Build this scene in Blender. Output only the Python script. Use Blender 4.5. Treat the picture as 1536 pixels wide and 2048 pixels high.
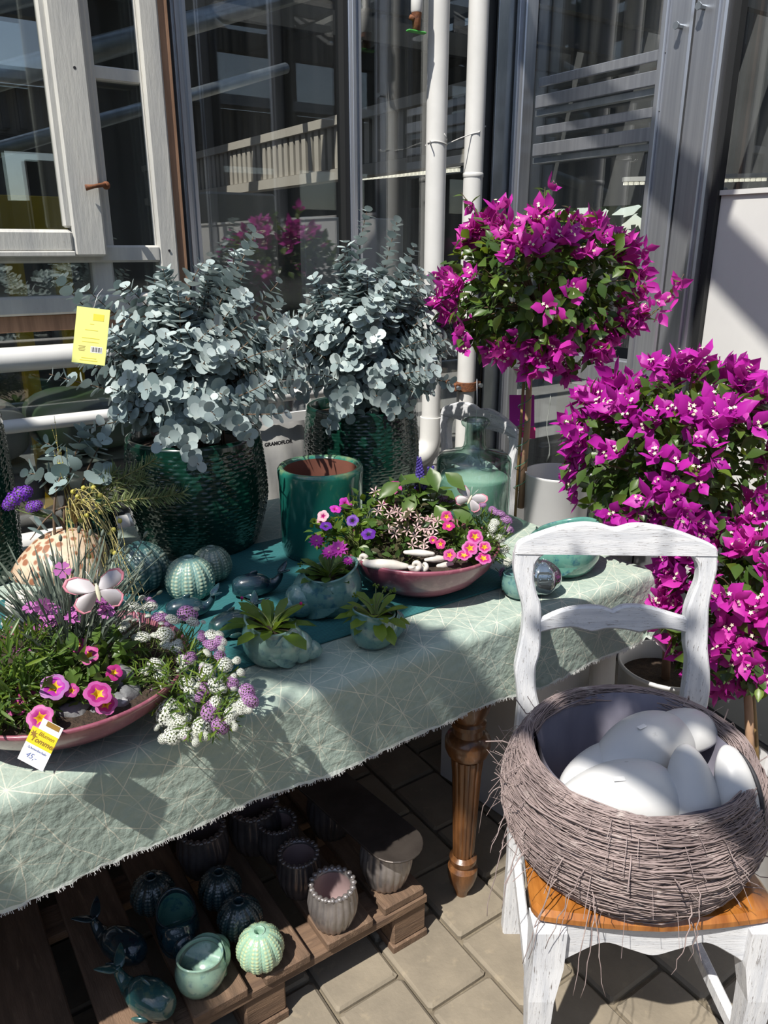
import bpy, math, random
from mathutils import Vector, Matrix, noise
import numpy as np

for o in list(bpy.data.objects): bpy.data.objects.remove(o)
scene = bpy.context.scene
R = math.radians
# ---------------------------------------------------------------- camera
FPX, PITCH, YAW, CAMH = 1539.0, R(19), R(56), 1.5
FW = Vector((math.cos(YAW)*math.cos(PITCH), math.sin(YAW)*math.cos(PITCH), -math.sin(PITCH)))
RT = Vector((math.sin(YAW), -math.cos(YAW), 0)); UP = RT.cross(FW)
CAM = Vector((0, 0, CAMH))
cd = bpy.data.cameras.new('camera'); cam = bpy.data.objects.new('camera', cd)
scene.collection.objects.link(cam)
cd.sensor_fit = 'VERTICAL'; cd.sensor_height = 36.0; cd.lens = FPX/2048*36.0
cam.matrix_world = Matrix.Translation(CAM) @ Matrix((RT, UP, -FW)).transposed().to_4x4()
cd.clip_start = .02
scene.camera = cam
cy = scene.cycles; cy.transparent_max_bounces = 16; cy.max_bounces = 5; cy.diffuse_bounces = 2; cy.glossy_bounces = 2; cy.transmission_bounces = 4; cy.caustics_reflective = False; cy.caustics_refractive = False
# ---------------------------------------------------------------- light
SUN_EL, SUN_AZ = R(56), R(21)          # travel direction of the light over the ground: +x, a little towards the rear wall
LDIR = Vector((math.cos(SUN_EL)*math.cos(SUN_AZ), math.cos(SUN_EL)*math.sin(SUN_AZ), -math.sin(SUN_EL)))
sl = bpy.data.lights.new('sun', 'SUN'); sl.energy = 6.8; sl.angle = R(.55); sl.color = (1, .95, .87)
so = bpy.data.objects.new('sun', sl); scene.collection.objects.link(so)
so.rotation_euler = LDIR.to_track_quat('-Z', 'Y').to_euler()
so.location = (-3, -1, 6)
w = bpy.data.worlds.new('sky'); scene.world = w; w.use_nodes = True
nt = w.node_tree; bg = nt.nodes['Background']
sk = nt.nodes.new('ShaderNodeTexSky'); sk.sky_type = 'NISHITA'; sk.sun_disc = False
sk.sun_elevation = SUN_EL; sk.sun_rotation = R(-99); sk.air_density = 1.0; sk.dust_density = .6; sk.ozone_density = 1.2
hs = nt.nodes.new('ShaderNodeHueSaturation'); hs.inputs['Saturation'].default_value = .8
nt.links.new(sk.outputs[0], hs.inputs['Color']); nt.links.new(hs.outputs[0], bg.inputs[0]); bg.inputs[1].default_value = .2
vs = scene.view_settings
vs.view_transform = 'Standard'; vs.look = 'None'; vs.gamma = 1; vs.use_curve_mapping = False; vs.exposure = -.15

# ---------------------------------------------------------------- helpers
def ray(px, py): return FW + RT*((px-768)/FPX) - UP*((py-1024)/FPX)
def at(px, py, z):                     # where the line of sight meets height z
    d = ray(px, py); return CAM + d*((z-CAMH)/d.z)
def atd(px, py, dep): return CAM + ray(px, py)*dep     # at a distance along the view axis
def aty(px, py, y): d = ray(px, py); return CAM + d*(y/d.y)
def atx(px, py, x): d = ray(px, py); return CAM + d*(x/d.x)
def depth(p): return (Vector(p)-CAM).dot(FW)
COL = scene.collection
def tag(o, label=None, cat=None, group=None, kind=None):
    if label: o['label'] = label
    if cat: o['category'] = cat
    if group: o['group'] = group
    if kind: o['kind'] = kind
    return o
def thing(name, label, cat, loc=(0, 0, 0), rz=0, group=None, kind=None):
    o = bpy.data.objects.new(name, None); COL.objects.link(o); o.empty_display_size = .05
    o.location = loc; o.rotation_euler = (0, 0, rz)
    return tag(o, label, cat, group, kind)
def place(name, me, parent, m=None):
    o = bpy.data.objects.new(name, me); COL.objects.link(o)
    if parent is not None: o.parent = parent
    if m is not None: o.matrix_local = m if parent is not None else m
    return o
def copy_tree(o, parent=None):
    c = o.copy(); COL.objects.link(c)
    if parent is not None: c.parent = parent; c.matrix_parent_inverse = o.matrix_parent_inverse
    for ch in list(o.children): copy_tree(ch, c)
    return c

class MB:
    def __init__(s): s.v = []; s.f = []; s.m = []; s.uv = None; s.att = None
    def add(s, vs, fs, mi=0):
        b = len(s.v); s.v.extend([tuple(p) for p in vs]); s.f.extend([tuple(i+b for i in f) for f in fs]); s.m.extend([mi]*len(fs)); return s
    def box(s, c, sz, mi=0, rot=None, bev=0):
        x, y, z = sz[0]/2, sz[1]/2, sz[2]/2
        if bev <= 0:
            vs = [Vector((a*x, b*y, d*z)) for a in (-1, 1) for b in (-1, 1) for d in (-1, 1)]
            fs = [(0, 1, 3, 2), (4, 6, 7, 5), (0, 4, 5, 1), (2, 3, 7, 6), (0, 2, 6, 4), (1, 5, 7, 3)]
        else:                          # chamfered vertical and horizontal edges: three stacked rings
            vs = []; fs = []
            q = lambda X, Y, Z: [Vector((X-bev, -Y, Z)), Vector((X, -Y+bev, Z)), Vector((X, Y-bev, Z)), Vector((X-bev, Y, Z)),
                                 Vector((-X+bev, Y, Z)), Vector((-X, Y-bev, Z)), Vector((-X, -Y+bev, Z)), Vector((-X+bev, -Y, Z))]
            rings = [q(x-bev, y-bev, -z), q(x, y, -z+bev), q(x, y, z-bev), q(x-bev, y-bev, z)]
            for r in rings: vs += r
            for k in range(3):
                for i in range(8): fs.append((k*8+i, k*8+(i+1) % 8, (k+1)*8+(i+1) % 8, (k+1)*8+i))
            fs += [tuple(range(7, -1, -1)), tuple(range(24, 32))]
        if rot is not None: vs = [rot @ p for p in vs]
        c = Vector(c); return s.add([p+c for p in vs], fs, mi)
    def beam(s, a, b, w, h, mi=0, upv=(0, 0, 1), bev=0):
        a, b = Vector(a), Vector(b); d = b-a; L = d.length; d.normalize(); u = Vector(upv)
        if abs(d.dot(u)) > .98: u = Vector((0, 1, 0))
        x = d.cross(u).normalized(); u = x.cross(d)
        return s.box((a+b)/2, (w, L, h), mi, Matrix((x, d, u)).transposed(), bev)
    def tube(s, pts, rad, n=8, mi=0, cap=True, twist=0, flat=1.0):
        pts = [Vector(p) for p in pts]; k = len(pts)
        if not hasattr(rad, '__len__'): rad = [rad]*k
        t0 = (pts[1]-pts[0]).normalized(); u = t0.orthogonal().normalized(); vs = []; fs = []
        for i, p in enumerate(pts):
            t = (pts[min(i+1, k-1)]-pts[max(i-1, 0)]).normalized()
            u = (u-t*u.dot(t)); u = u.normalized() if u.length > 1e-6 else t.orthogonal().normalized(); v = t.cross(u)
            for j in range(n):
                a = 2*math.pi*j/n+twist; vs.append(p+(u*math.cos(a)+v*math.sin(a)*flat)*rad[i])
        for i in range(k-1):
            for j in range(n): fs.append((i*n+j, i*n+(j+1) % n, (i+1)*n+(j+1) % n, (i+1)*n+j))
        if cap: fs += [tuple(range(n-1, -1, -1)), tuple((k-1)*n+j for j in range(n))]
        return s.add(vs, fs, mi)
    def lathe(s, prof, n=32, mi=0, fn=None, c=(0, 0, 0), cap=False):
        vs = []; fs = []; c = Vector(c)
        for i, (r, z) in enumerate(prof):
            for j in range(n):
                a = 2*math.pi*j/n; rr = r if fn is None else fn(r, z, a, i)
                vs.append(c+Vector((rr*math.cos(a), rr*math.sin(a), z)))
        for i in range(len(prof)-1):
            for j in range(n): fs.append((i*n+j, i*n+(j+1) % n, (i+1)*n+(j+1) % n, (i+1)*n+j))
        if cap: fs += [tuple(range(n-1, -1, -1)), tuple((len(prof)-1)*n+j for j in range(n))]
        return s.add(vs, fs, mi)
    def grid(s, fn, nu, nv, mi=0, close=False):
        vs = [fn(i/nu, j/nv) for i in range(nu+1) for j in range(nv+1)]; fs = []
        for i in range(nu):
            for j in range(nv): fs.append((i*(nv+1)+j, (i+1)*(nv+1)+j, (i+1)*(nv+1)+j+1, i*(nv+1)+j+1))
        return s.add(vs, fs, mi)
    def ellipsoid(s, c, r, n=16, m=10, mi=0, rot=None, fn=None):
        c = Vector(c); vs = []; fs = []
        for i in range(m+1):
            ph = math.pi*i/m
            for j in range(n):
                a = 2*math.pi*j/n; p = Vector((math.sin(ph)*math.cos(a), math.sin(ph)*math.sin(a), math.cos(ph)))
                if fn: p = fn(p)
                p = Vector((p.x*r[0], p.y*r[1], p.z*r[2]))
                if rot is not None: p = rot @ p
                vs.append(c+p)
        for i in range(m):
            for j in range(n): fs.append((i*n+j, (i+1)*n+j, (i+1)*n+(j+1) % n, i*n+(j+1) % n))
        return s.add(vs, fs, mi)
    def prism(s, poly, ax, bx, nx, org, t, mi=0, bev=.003):
        """2-D outline (u,v) laid on axes ax, bx at org, thickness t along nx, chamfered front edge"""
        ax, bx, nx, org = Vector(ax), Vector(bx), Vector(nx), Vector(org); n = len(poly)
        ar = sum(poly[i][0]*poly[(i+1) % n][1]-poly[(i+1) % n][0]*poly[i][1] for i in range(n))
        if ar < 0: poly = poly[::-1]
        def ins(b):
            out = []
            for i in range(n):
                p, q, r = Vector(poly[i-1]), Vector(poly[i]), Vector(poly[(i+1) % n])
                d1 = (q-p).normalized(); d2 = (r-q).normalized(); nn = Vector((-(d1.y+d2.y), d1.x+d2.x))
                nn = nn.normalized() if nn.length > 1e-6 else Vector((-d1.y, d1.x)); out.append(q+nn*b)
            return out
        rings = [(ins(bev), 0), (ins(0), bev), (ins(0), t-bev), (ins(bev), t)]; vs = []; fs = []
        for pl, d in rings:
            for p in pl: vs.append(org+ax*p.x+bx*p.y+nx*d)
        for k in range(3):
            for i in range(n): fs.append((k*n+i, k*n+(i+1) % n, (k+1)*n+(i+1) % n, (k+1)*n+i))
        fs += [tuple(range(n-1, -1, -1)), tuple(3*n+i for i in range(n))]
        return s.add(vs, fs, mi)
    def mesh(s, name, mats, smooth=True, fix=True):
        me = bpy.data.meshes.new(name); me.from_pydata(s.v, [], s.f)
        for m in (mats if isinstance(mats, (list, tuple)) else [mats]): me.materials.append(m)
        me.polygons.foreach_set('material_index', s.m)
        me.polygons.foreach_set('use_smooth', [bool(smooth)]*len(s.f))
        if s.uv:
            l = me.uv_layers.new(name='UVMap'); vi = np.empty(len(me.loops), dtype=np.int32); me.loops.foreach_get('vertex_index', vi)
            l.data.foreach_set('uv', np.array(s.uv, dtype=np.float32)[vi].ravel())
        if s.att:
            a = me.attributes.new('glaze', 'FLOAT', 'POINT'); a.data.foreach_set('value', s.att)
        me.update()
        if fix:
            import bmesh
            b = bmesh.new(); b.from_mesh(me); bmesh.ops.recalc_face_normals(b, faces=b.faces); b.to_mesh(me); b.free()
        return me
    def obj(s, name, mats, parent=None, smooth=True, loc=None, angle=None, fix=True):
        me = s.mesh(name, mats, smooth, fix)
        if angle and smooth:
            me.set_sharp_from_angle(angle=R(angle))
        o = bpy.data.objects.new(name, me); COL.objects.link(o)
        if parent is not None: o.parent = parent
        if loc is not None: o.location = loc
        return o
def tmpl(mb, name, mats, smooth=True): return mb.mesh(name, mats, smooth, False)
def frame(pos, y, z, sc=1.0):          # local +Y along y, local +Z near z
    y = Vector(y).normalized(); z = Vector(z); x = y.cross(z)
    if x.length < 1e-5: x = y.orthogonal()
    x.normalize(); z = x.cross(y)
    s = sc if hasattr(sc, '__len__') else (sc, sc, sc)
    m = Matrix((x*s[0], y*s[1], z*s[2])).transposed().to_4x4(); m.translation = pos; return m
def bake(name, me, mats, parent):      # many transforms of one mesh joined into one object
    n = len(me.vertices); co = np.empty(n*3, dtype=np.float64); me.vertices.foreach_get('co', co); co = co.reshape(-1, 3)
    fs = [tuple(p.vertices) for p in me.polygons]; mi = [p.material_index for p in me.polygons]
    V = []; F = []; MI = []; b = 0
    for m in mats:
        a = np.array(m); V.append(co @ a[:3, :3].T + a[:3, 3]); F.extend([tuple(i+b for i in f) for f in fs]); MI.extend(mi); b += n
    out = bpy.data.meshes.new(name); out.from_pydata(np.concatenate(V).tolist(), [], F)
    for m in me.materials: out.materials.append(m)
    out.polygons.foreach_set('material_index', MI); out.polygons.foreach_set('use_smooth', [True]*len(F)); out.update()
    o = bpy.data.objects.new(name, out); COL.objects.link(o); o['kind'] = 'stuff'
    if parent is not None: o.parent = parent
    return o
def scatter(name, me, mats, parent, limit=300):    # nearest ones singly, the rest as one part
    base = parent.matrix_basis if parent is not None else Matrix()
    mats = sorted(mats, key=lambda m: depth((base @ m).translation))
    for m in mats[:limit]:
        o = bpy.data.objects.new(name, me); COL.objects.link(o); o.parent = parent; o.matrix_local = m
    if len(mats) > limit: bake(name+'_mass', me, mats[limit:], parent)
def bez(a, b, c, d, n=10):
    a, b, c, d = Vector(a), Vector(b), Vector(c), Vector(d)
    return [a*(1-t)**3+b*3*t*(1-t)**2+c*3*t*t*(1-t)+d*t**3 for t in [i/n for i in range(n+1)]]
def rv(rng, s=1.0): return Vector((rng.uniform(-s, s), rng.uniform(-s, s), rng.uniform(-s, s)))
def text(name, body, size, mat, parent, m, ext=.0002, shear=0, align='CENTER', bold=0):
    cu = bpy.data.curves.new(name, 'FONT'); cu.body = body; cu.size = size; cu.extrude = ext; cu.align_x = align; cu.align_y = 'CENTER'; cu.shear = shear; cu.offset = bold
    cu.resolution_u = 3; cu.materials.append(mat)
    tmp = bpy.data.objects.new(name, cu); COL.objects.link(tmp); me = bpy.data.meshes.new_from_object(tmp); bpy.data.objects.remove(tmp); me.name = name
    if not me.materials: me.materials.append(mat)
    return place(name, me, parent, m)

# ---------------------------------------------------------------- materials
def nodes(name):
    m = bpy.data.materials.new(name); m.use_nodes = True; t = m.node_tree
    return m, t, t.nodes['Principled BSDF'], t.nodes['Material Output']
def N(t, ty, **kw):
    n = t.nodes.new(ty)
    for k, v in kw.items(): setattr(n, k, v)
    return n
def rgba(c): return (c[0], c[1], c[2], 1)
def mixc(t, fac, a, b, mode='MIX'):
    n = N(t, 'ShaderNodeMix', data_type='RGBA', blend_type=mode)
    for s, v in ((n.inputs[0], fac), (n.inputs[6], a), (n.inputs[7], b)):
        if isinstance(v, (int, float)): s.default_value = v
        elif isinstance(v, (tuple, list)): s.default_value = rgba(v)
        else: t.links.new(v, s)
    return n.outputs[2]
def coord(t, stretch=(1, 1, 1), kind='Object', rnd=False):
    tc = N(t, 'ShaderNodeTexCoord'); mp = N(t, 'ShaderNodeMapping'); mp.inputs['Scale'].default_value = stretch
    t.links.new(tc.outputs[kind], mp.inputs[0])
    if rnd:
        oi = N(t, 'ShaderNodeObjectInfo'); mu = N(t, 'ShaderNodeMath', operation='MULTIPLY'); mu.inputs[1].default_value = 37
        t.links.new(oi.outputs['Random'], mu.inputs[0]); t.links.new(mu.outputs[0], mp.inputs['Location'])
    return mp.outputs[0]
def noisefac(t, vec, sc, lo=.35, hi=.65, detail=5, rough=.6):
    n = N(t, 'ShaderNodeTexNoise'); n.inputs['Scale'].default_value = sc; n.inputs['Detail'].default_value = detail; n.inputs['Roughness'].default_value = rough
    t.links.new(vec, n.inputs['Vector'])
    r = N(t, 'ShaderNodeMapRange'); r.inputs[1].default_value = lo; r.inputs[2].default_value = hi; t.links.new(n.outputs['Fac'], r.inputs[0])
    return r.outputs[0]
def bumpit(t, b, h, strength, dist=.01):
    n = N(t, 'ShaderNodeBump'); n.inputs['Strength'].default_value = strength; n.inputs['Distance'].default_value = dist
    t.links.new(h, n.inputs['Height']); t.links.new(n.outputs[0], b.inputs['Normal'])
def mat(name, c1, c2=None, sc=8, rough=.5, metal=0, bump=0, bs=60, coat=0, spec=.5, lo=.35, hi=.65, stretch=(1, 1, 1), rnd=True, c3=None, sc3=30, lo3=.6, hi3=.75, dist=.004):
    m, t, b, o = nodes(name)
    b.inputs['Roughness'].default_value = rough; b.inputs['Metallic'].default_value = metal
    b.inputs['Coat Weight'].default_value = coat; b.inputs['Coat Roughness'].default_value = .06; b.inputs['Specular IOR Level'].default_value = spec
    b.inputs['Base Color'].default_value = rgba(c1)
    if c2 is not None or bump:
        v = coord(t, stretch, rnd=rnd)
        if c2 is not None:
            c = mixc(t, noisefac(t, v, sc, lo, hi), c1, c2)
            if c3 is not None: c = mixc(t, noisefac(t, v, sc3, lo3, hi3), c, c3)
            t.links.new(c, b.inputs['Base Color'])
        if bump: bumpit(t, b, noisefac(t, v, bs, 0, 1), bump, dist)
    return m
def leafmat(name, c1, c2, rough=.45, trans=.25, tc=None, spec=.4, veins=0):
    m, t, b, o = nodes(name)
    b.inputs['Roughness'].default_value = rough; b.inputs['Specular IOR Level'].default_value = spec
    oi = N(t, 'ShaderNodeObjectInfo'); g = N(t, 'ShaderNodeNewGeometry'); ad = N(t, 'ShaderNodeMath', operation='ADD'); fr = N(t, 'ShaderNodeMath', operation='FRACT')
    t.links.new(oi.outputs['Random'], ad.inputs[0]); t.links.new(g.outputs['Random Per Island'], ad.inputs[1]); t.links.new(ad.outputs[0], fr.inputs[0])
    c = mixc(t, fr.outputs[0], c1, c2); t.links.new(c, b.inputs['Base Color'])
    tr = N(t, 'ShaderNodeBsdfTranslucent'); mx = N(t, 'ShaderNodeMixShader'); mx.inputs[0].default_value = trans
    if tc is None: t.links.new(c, tr.inputs[0])
    else: tr.inputs[0].default_value = rgba(tc)
    t.links.new(b.outputs[0], mx.inputs[1]); t.links.new(tr.outputs[0], mx.inputs[2]); t.links.new(mx.outputs[0], o.inputs[0])
    return m
def glassmat(name, tint=(.93, .97, .96), refl=.07, ior=1.55, edge=None, rough=0.0, dirt=0.0):
    m, t, b, o = nodes(name); t.nodes.remove(b)
    tr = N(t, 'ShaderNodeBsdfTransparent'); tr.inputs[0].default_value = rgba(tint)
    gl = N(t, 'ShaderNodeBsdfGlossy'); gl.inputs['Roughness'].default_value = rough
    fw2 = N(t, 'ShaderNodeLayerWeight'); fw2.inputs[0].default_value = .5
    pw = N(t, 'ShaderNodeMath', operation='POWER'); pw.inputs[1].default_value = 5; t.links.new(fw2.outputs['Facing'], pw.inputs[0])
    ad = N(t, 'ShaderNodeMath', operation='MULTIPLY_ADD', use_clamp=True); ad.inputs[1].default_value = .9-refl; ad.inputs[2].default_value = refl+((ior-1)/(ior+1))**2
    t.links.new(pw.outputs[0], ad.inputs[0])
    if edge is not None:
        lw = N(t, 'ShaderNodeLayerWeight'); lw.inputs[0].default_value = .45
        t.links.new(mixc(t, lw.outputs['Facing'], tint, edge), tr.inputs[0])
    mx = N(t, 'ShaderNodeMixShader'); t.links.new(ad.outputs[0], mx.inputs[0]); t.links.new(tr.outputs[0], mx.inputs[1]); t.links.new(gl.outputs[0], mx.inputs[2])
    last = mx.outputs[0]
    if dirt:
        df = N(t, 'ShaderNodeBsdfDiffuse'); df.inputs[0].default_value = (.7, .72, .7, 1)
        f = noisefac(t, coord(t, (6, 6, .25)), 2.2, .45, .95); mu = N(t, 'ShaderNodeMath', operation='MULTIPLY'); mu.inputs[1].default_value = dirt; t.links.new(f, mu.inputs[0])
        m2 = N(t, 'ShaderNodeMixShader'); t.links.new(mu.outputs[0], m2.inputs[0]); t.links.new(last, m2.inputs[1]); t.links.new(df.outputs[0], m2.inputs[2]); last = m2.outputs[0]
    t.links.new(last, o.inputs[0]); return m
def glaze(name, c1, c2, c3, sc=14, rough=.12, attr=None, attc=None, bump=.15, metal=0):
    m, t, b, o = nodes(name)
    v = coord(t, rnd=True); c = mixc(t, noisefac(t, v, sc, .35, .65, 6), c1, c2); c = mixc(t, noisefac(t, v, sc*2.7, .52, .7, 3), c, c3)
    if attr:
        a = N(t, 'ShaderNodeAttribute'); a.attribute_name = attr; c = mixc(t, a.outputs['Fac'], c, attc)
    t.links.new(c, b.inputs['Base Color']); b.inputs['Roughness'].default_value = rough+.12; b.inputs['Metallic'].default_value = metal
    b.inputs['Coat Weight'].default_value = .8; b.inputs['Coat Roughness'].default_value = rough*.5
    if bump: bumpit(t, b, noisefac(t, v, 25, 0, 1, 2), bump, .003)
    return m
def distressed(name, base=(.72, .73, .74), wear=(.22, .2, .19), stretch=(8, 8, 1.6), lo=.6, hi=.66, rough=.55, mid=(.55, .57, .6)):
    m, t, b, o = nodes(name); v = coord(t, stretch, rnd=False)
    c = mixc(t, noisefac(t, v, 4, .4, .7), base, mid); c = mixc(t, noisefac(t, v, 22, lo, hi, 8, .75), c, wear)
    t.links.new(c, b.inputs['Base Color']); b.inputs['Roughness'].default_value = rough
    bumpit(t, b, noisefac(t, v, 22, .3, .7, 8), .25, .002); return m
M = {}
M['steel'] = mat('galvanised_steel', (.5, .54, .57), (.36, .4, .43), 5, .38, .85, bump=.03, stretch=(3, 3, 1))
M['alu'] = mat('aluminium', (.62, .64, .68), (.48, .5, .55), 3, .3, .8, stretch=(20, 20, .4))
M['gasket'] = mat('black_gasket', (.012, .013, .014), rough=.6)
M['pipe'] = mat('white_pipe_paint', (.74, .74, .72), (.66, .66, .64), 6, .4, bump=.05, bs=25)
M['glass'] = glassmat('window_glass', (.95, .97, .96), .12, 1.5, dirt=.05)
M['oldglass'] = glassmat('old_glass', (.95, .97, .96), .08, 1.5, dirt=.04)
M['window_paint'] = distressed('chipped_white_window_paint', (.66, .65, .6), (.3, .22, .15), (5, 5, .8), .66, .72, mid=(.52, .52, .5))
M['bare_wood'] = mat('bare_reddish_wood', (.4, .23, .14), (.25, .14, .085), 6, .7, bump=.2, stretch=(10, 10, .8))
M['rust'] = mat('rusty_iron', (.28, .11, .045), (.12, .05, .03), 60, .75, .3, bump=.4, bs=200)
M['chair'] = distressed('white_distressed_chair_paint', (.74, .75, .77), (.2, .18, .17), (2.2, 2.2, 22), .585, .63, mid=(.56, .58, .62))
M['chair_v'] = distressed('white_distressed_chair_paint_upright', (.74, .75, .77), (.2, .18, .17), (20, 20, 1.6), .585, .63, mid=(.56, .58, .62))
M['seat'] = mat('amber_varnished_wood', (.44, .17, .035), (.26, .085, .015), 5, .22, coat=.6, bump=.05, stretch=(14, 2, 2))
M['leg'] = mat('polished_brown_wood', (.2, .085, .03), (.085, .035, .014), 9, .3, coat=.3, bump=.1, stretch=(6, 6, .8), c3=(.3, .16, .065), sc3=14, lo3=.6, hi3=.8)
M['pallet'] = mat('weathered_pallet_wood', (.2, .125, .08), (.11, .07, .045), 5, .8, bump=.5, bs=30, stretch=(9, 1.2, 9), c3=(.3, .2, .13), sc3=9)
M['pallet_x'] = mat('weathered_pallet_wood_cross', (.23, .145, .09), (.12, .075, .05), 5, .8, bump=.5, bs=30, stretch=(1.2, 9, 9), c3=(.32, .21, .13), sc3=9)
M['paver'] = mat('sandstone_paver', (.275, .235, .175), (.2, .172, .13), 7, .85, bump=.5, bs=70, c3=(.33, .275, .195), sc3=22, dist=.003)
M['joint'] = mat('paver_joint_sand', (.23, .195, .14), (.15, .125, .09), 30, .95, bump=.6, bs=120)
M['soil'] = mat('potting_soil', (.03, .02, .014), (.07, .045, .03), 60, .95, bump=1, bs=140, dist=.01)
M['interior'] = mat('dark_interior', (.08, .082, .085), (.055, .058, .06), 2, .8)
M['interior_grey'] = mat('interior_grey', (.2, .2, .2), (.16, .16, .16), 2, .8)
M['white_panel'] = mat('white_board', (.7, .7, .68), (.64, .64, .63), 3, .4)
M['dark_steel'] = mat('dark_steel', (.07, .075, .08), (.05, .055, .06), 3, .5, .3)
M['beige'] = mat('beige_wall', (.42, .39, .34), (.36, .33, .29), 2, .8)
M['yellow'] = mat('yellow_frame_paint', (.8, .55, .02), (.68, .46, .02), 3, .5)
M['wire'] = mat('white_wire', (.62, .62, .6), rough=.5)
M['pink_glaze'] = glaze('pink_bowl_glaze', (.3, .085, .125), (.22, .058, .09), (.37, .14, .17), 22, .28, bump=.1)
M['teal_pot'] = None
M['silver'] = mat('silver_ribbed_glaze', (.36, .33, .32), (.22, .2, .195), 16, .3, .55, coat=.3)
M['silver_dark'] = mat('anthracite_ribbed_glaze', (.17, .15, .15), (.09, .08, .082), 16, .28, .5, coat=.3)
M['silver_in'] = mat('mauve_pot_lining', (.36, .26, .26), (.28, .2, .2), 9, .45)
M['terracotta'] = mat('terracotta_lining', (.2, .075, .05), (.15, .055, .035), 8, .7)
M['white_pot'] = mat('white_plastic_pot', (.72, .72, .72), (.66, .66, .67), 4, .35)
M['twig'] = mat('mauve_grey_twig', (.36, .285, .27), (.22, .17, .165), 12, .75, bump=.2, c3=(.54, .47, .44), sc3=25)
M['liner'] = mat('hazy_plastic_liner', (.3, .29, .36), (.2, .195, .25), 5, .22, coat=.3, bump=.4, bs=18, stretch=(1, 1, .3))
M['white_ceramic'] = mat('matt_white_ceramic', (.62, .62, .61), (.55, .55, .55), 4, .4, c3=(.42, .42, .41), sc3=40, lo3=.68, hi3=.78)
M['stem'] = mat('green_stem', (.11, .17, .045), (.13, .15, .05), 20, .6)
M['brown_stem'] = mat('brown_stem', (.16, .1, .06), (.1, .065, .04), 20, .7)
M['bark'] = mat('tan_bark', (.46, .29, .18), (.32, .19, .12), 12, .8, bump=.4, bs=60, stretch=(1, 1, .3))
M['bamboo'] = mat('bamboo_stake', (.36, .24, .1), (.24, .15, .06), 14, .5)
M['euc'] = leafmat('eucalyptus_leaf', (.24, .315, .32), (.5, .58, .57), .5, .15)
M['euc_pale'] = leafmat('pale_eucalyptus_leaf', (.34, .43, .42), (.26, .35, .35), .5, .2)
M['green_leaf'] = leafmat('green_leaf', (.055, .115, .022), (.1, .17, .035), .35, .3, (.2, .32, .04))
M['dark_leaf'] = leafmat('glossy_dark_leaf', (.03, .07, .016), (.06, .11, .025), .3, .22, (.14, .24, .03))
M['grey_leaf'] = leafmat('grey_green_leaf', (.13, .17, .14), (.2, .24, .19), .55, .2)
M['rosemary'] = leafmat('rosemary_needle', (.14, .19, .08), (.26, .3, .13), .5, .2)
M['yellow_green'] = leafmat('fresh_green_leaf', (.16, .24, .03), (.1, .17, .03), .35, .35, (.3, .42, .04))
M['bract'] = leafmat('magenta_bract', (.52, .022, .4), (.4, .014, .33), .5, .3, (.7, .05, .48))
M['bract_pink'] = leafmat('pink_magenta_bract', (.62, .04, .42), (.46, .018, .36), .5, .35, (.78, .08, .5))
M['cream'] = leafmat('cream_flower', (.75, .72, .5), (.8, .78, .6), .6, .2)
M['petal_pink'] = leafmat('hot_pink_petal', (.55, .02, .2), (.48, .03, .26), .5, .3)
M['petal_rim'] = leafmat('pale_pink_petal_edge', (.62, .16, .42), (.58, .1, .38), .5, .3)
M['petal_violet'] = leafmat('lilac_petal', (.42, .16, .46), (.5, .2, .5), .5, .3)
M['petal_purple'] = leafmat('deep_violet_petal', (.11, .015, .3), (.14, .02, .36), .5, .3)
M['petal_yellow'] = leafmat('yellow_throat', (.75, .5, .03), (.72, .42, .02), .5, .2)
M['petal_magenta'] = leafmat('magenta_petal', (.6, .05, .5), (.5, .03, .42), .5, .3)
M['petal_light'] = leafmat('light_pink_petal', (.7, .42, .48), (.66, .36, .46), .5, .3)
M['dianthus'] = leafmat('orchid_pink_petal', (.62, .2, .55), (.56, .15, .5), .5, .35)
M['alyssum_white'] = leafmat('white_floret', (.72, .74, .66), (.78, .79, .74), .6, .25)
M['alyssum_purple'] = leafmat('purple_floret', (.36, .15, .4), (.48, .26, .5), .6, .25)
M['statice'] = leafmat('violet_statice', (.2, .04, .52), (.26, .06, .6), .6, .25)
M['salvia'] = leafmat('indigo_salvia', (.045, .03, .2), (.08, .05, .3), .6, .2)
M['star_pink'] = leafmat('pink_edged_leaf', (.62, .4, .4), (.7, .5, .48), .5, .3)
M['bronze_leaf'] = leafmat('bronze_leaf', (.06, .055, .03), (.1, .09, .045), .4, .2)
M['straw'] = mat('dry_straw', (.42, .36, .14), (.3, .25, .1), 20, .7)
M['stone'] = mat('grey_stone', (.13, .135, .14), (.2, .205, .21), 14, .7, bump=.5, bs=60, c3=(.5, .5, .5), sc3=25, lo3=.64, hi3=.7)
M['shell_white'] = mat('white_shell', (.7, .68, .63), (.56, .52, .46), 18, .5, bump=.2)
M['tile_green'] = mat('dark_green_relief_glaze', (.0025, .024, .016), (.005, .038, .025), 14, .2, coat=.6)
M['white'] = mat('plain_white', (.78, .78, .77), rough=.5)
M['ink'] = mat('black_ink', (.02, .02, .025), rough=.6)
M['blue_ink'] = mat('blue_pen_ink', (.16, .2, .4), rough=.6)
M['tag_yellow'] = mat('yellow_card', (.68, .55, .02), rough=.5)
M['tag_lime'] = mat('lime_card', (.66, .68, .19), (.6, .63, .17), 5, .5)
M['brown_ink'] = mat('brown_ink', (.25, .14, .02), rough=.6)
M['pink_tag'] = mat('pink_card', (.6, .03, .2), rough=.5)
M['green_valve'] = mat('green_valve', (.08, .4, .08), rough=.4)
M['bottle'] = glassmat('green_bottle_glass', (.88, .945, .915), .05, 1.45, edge=(.42, .58, .52))
M['candle'] = mat('pale_green_filling', (.46, .58, .52), (.4, .52, .46), 5, .6)
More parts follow.
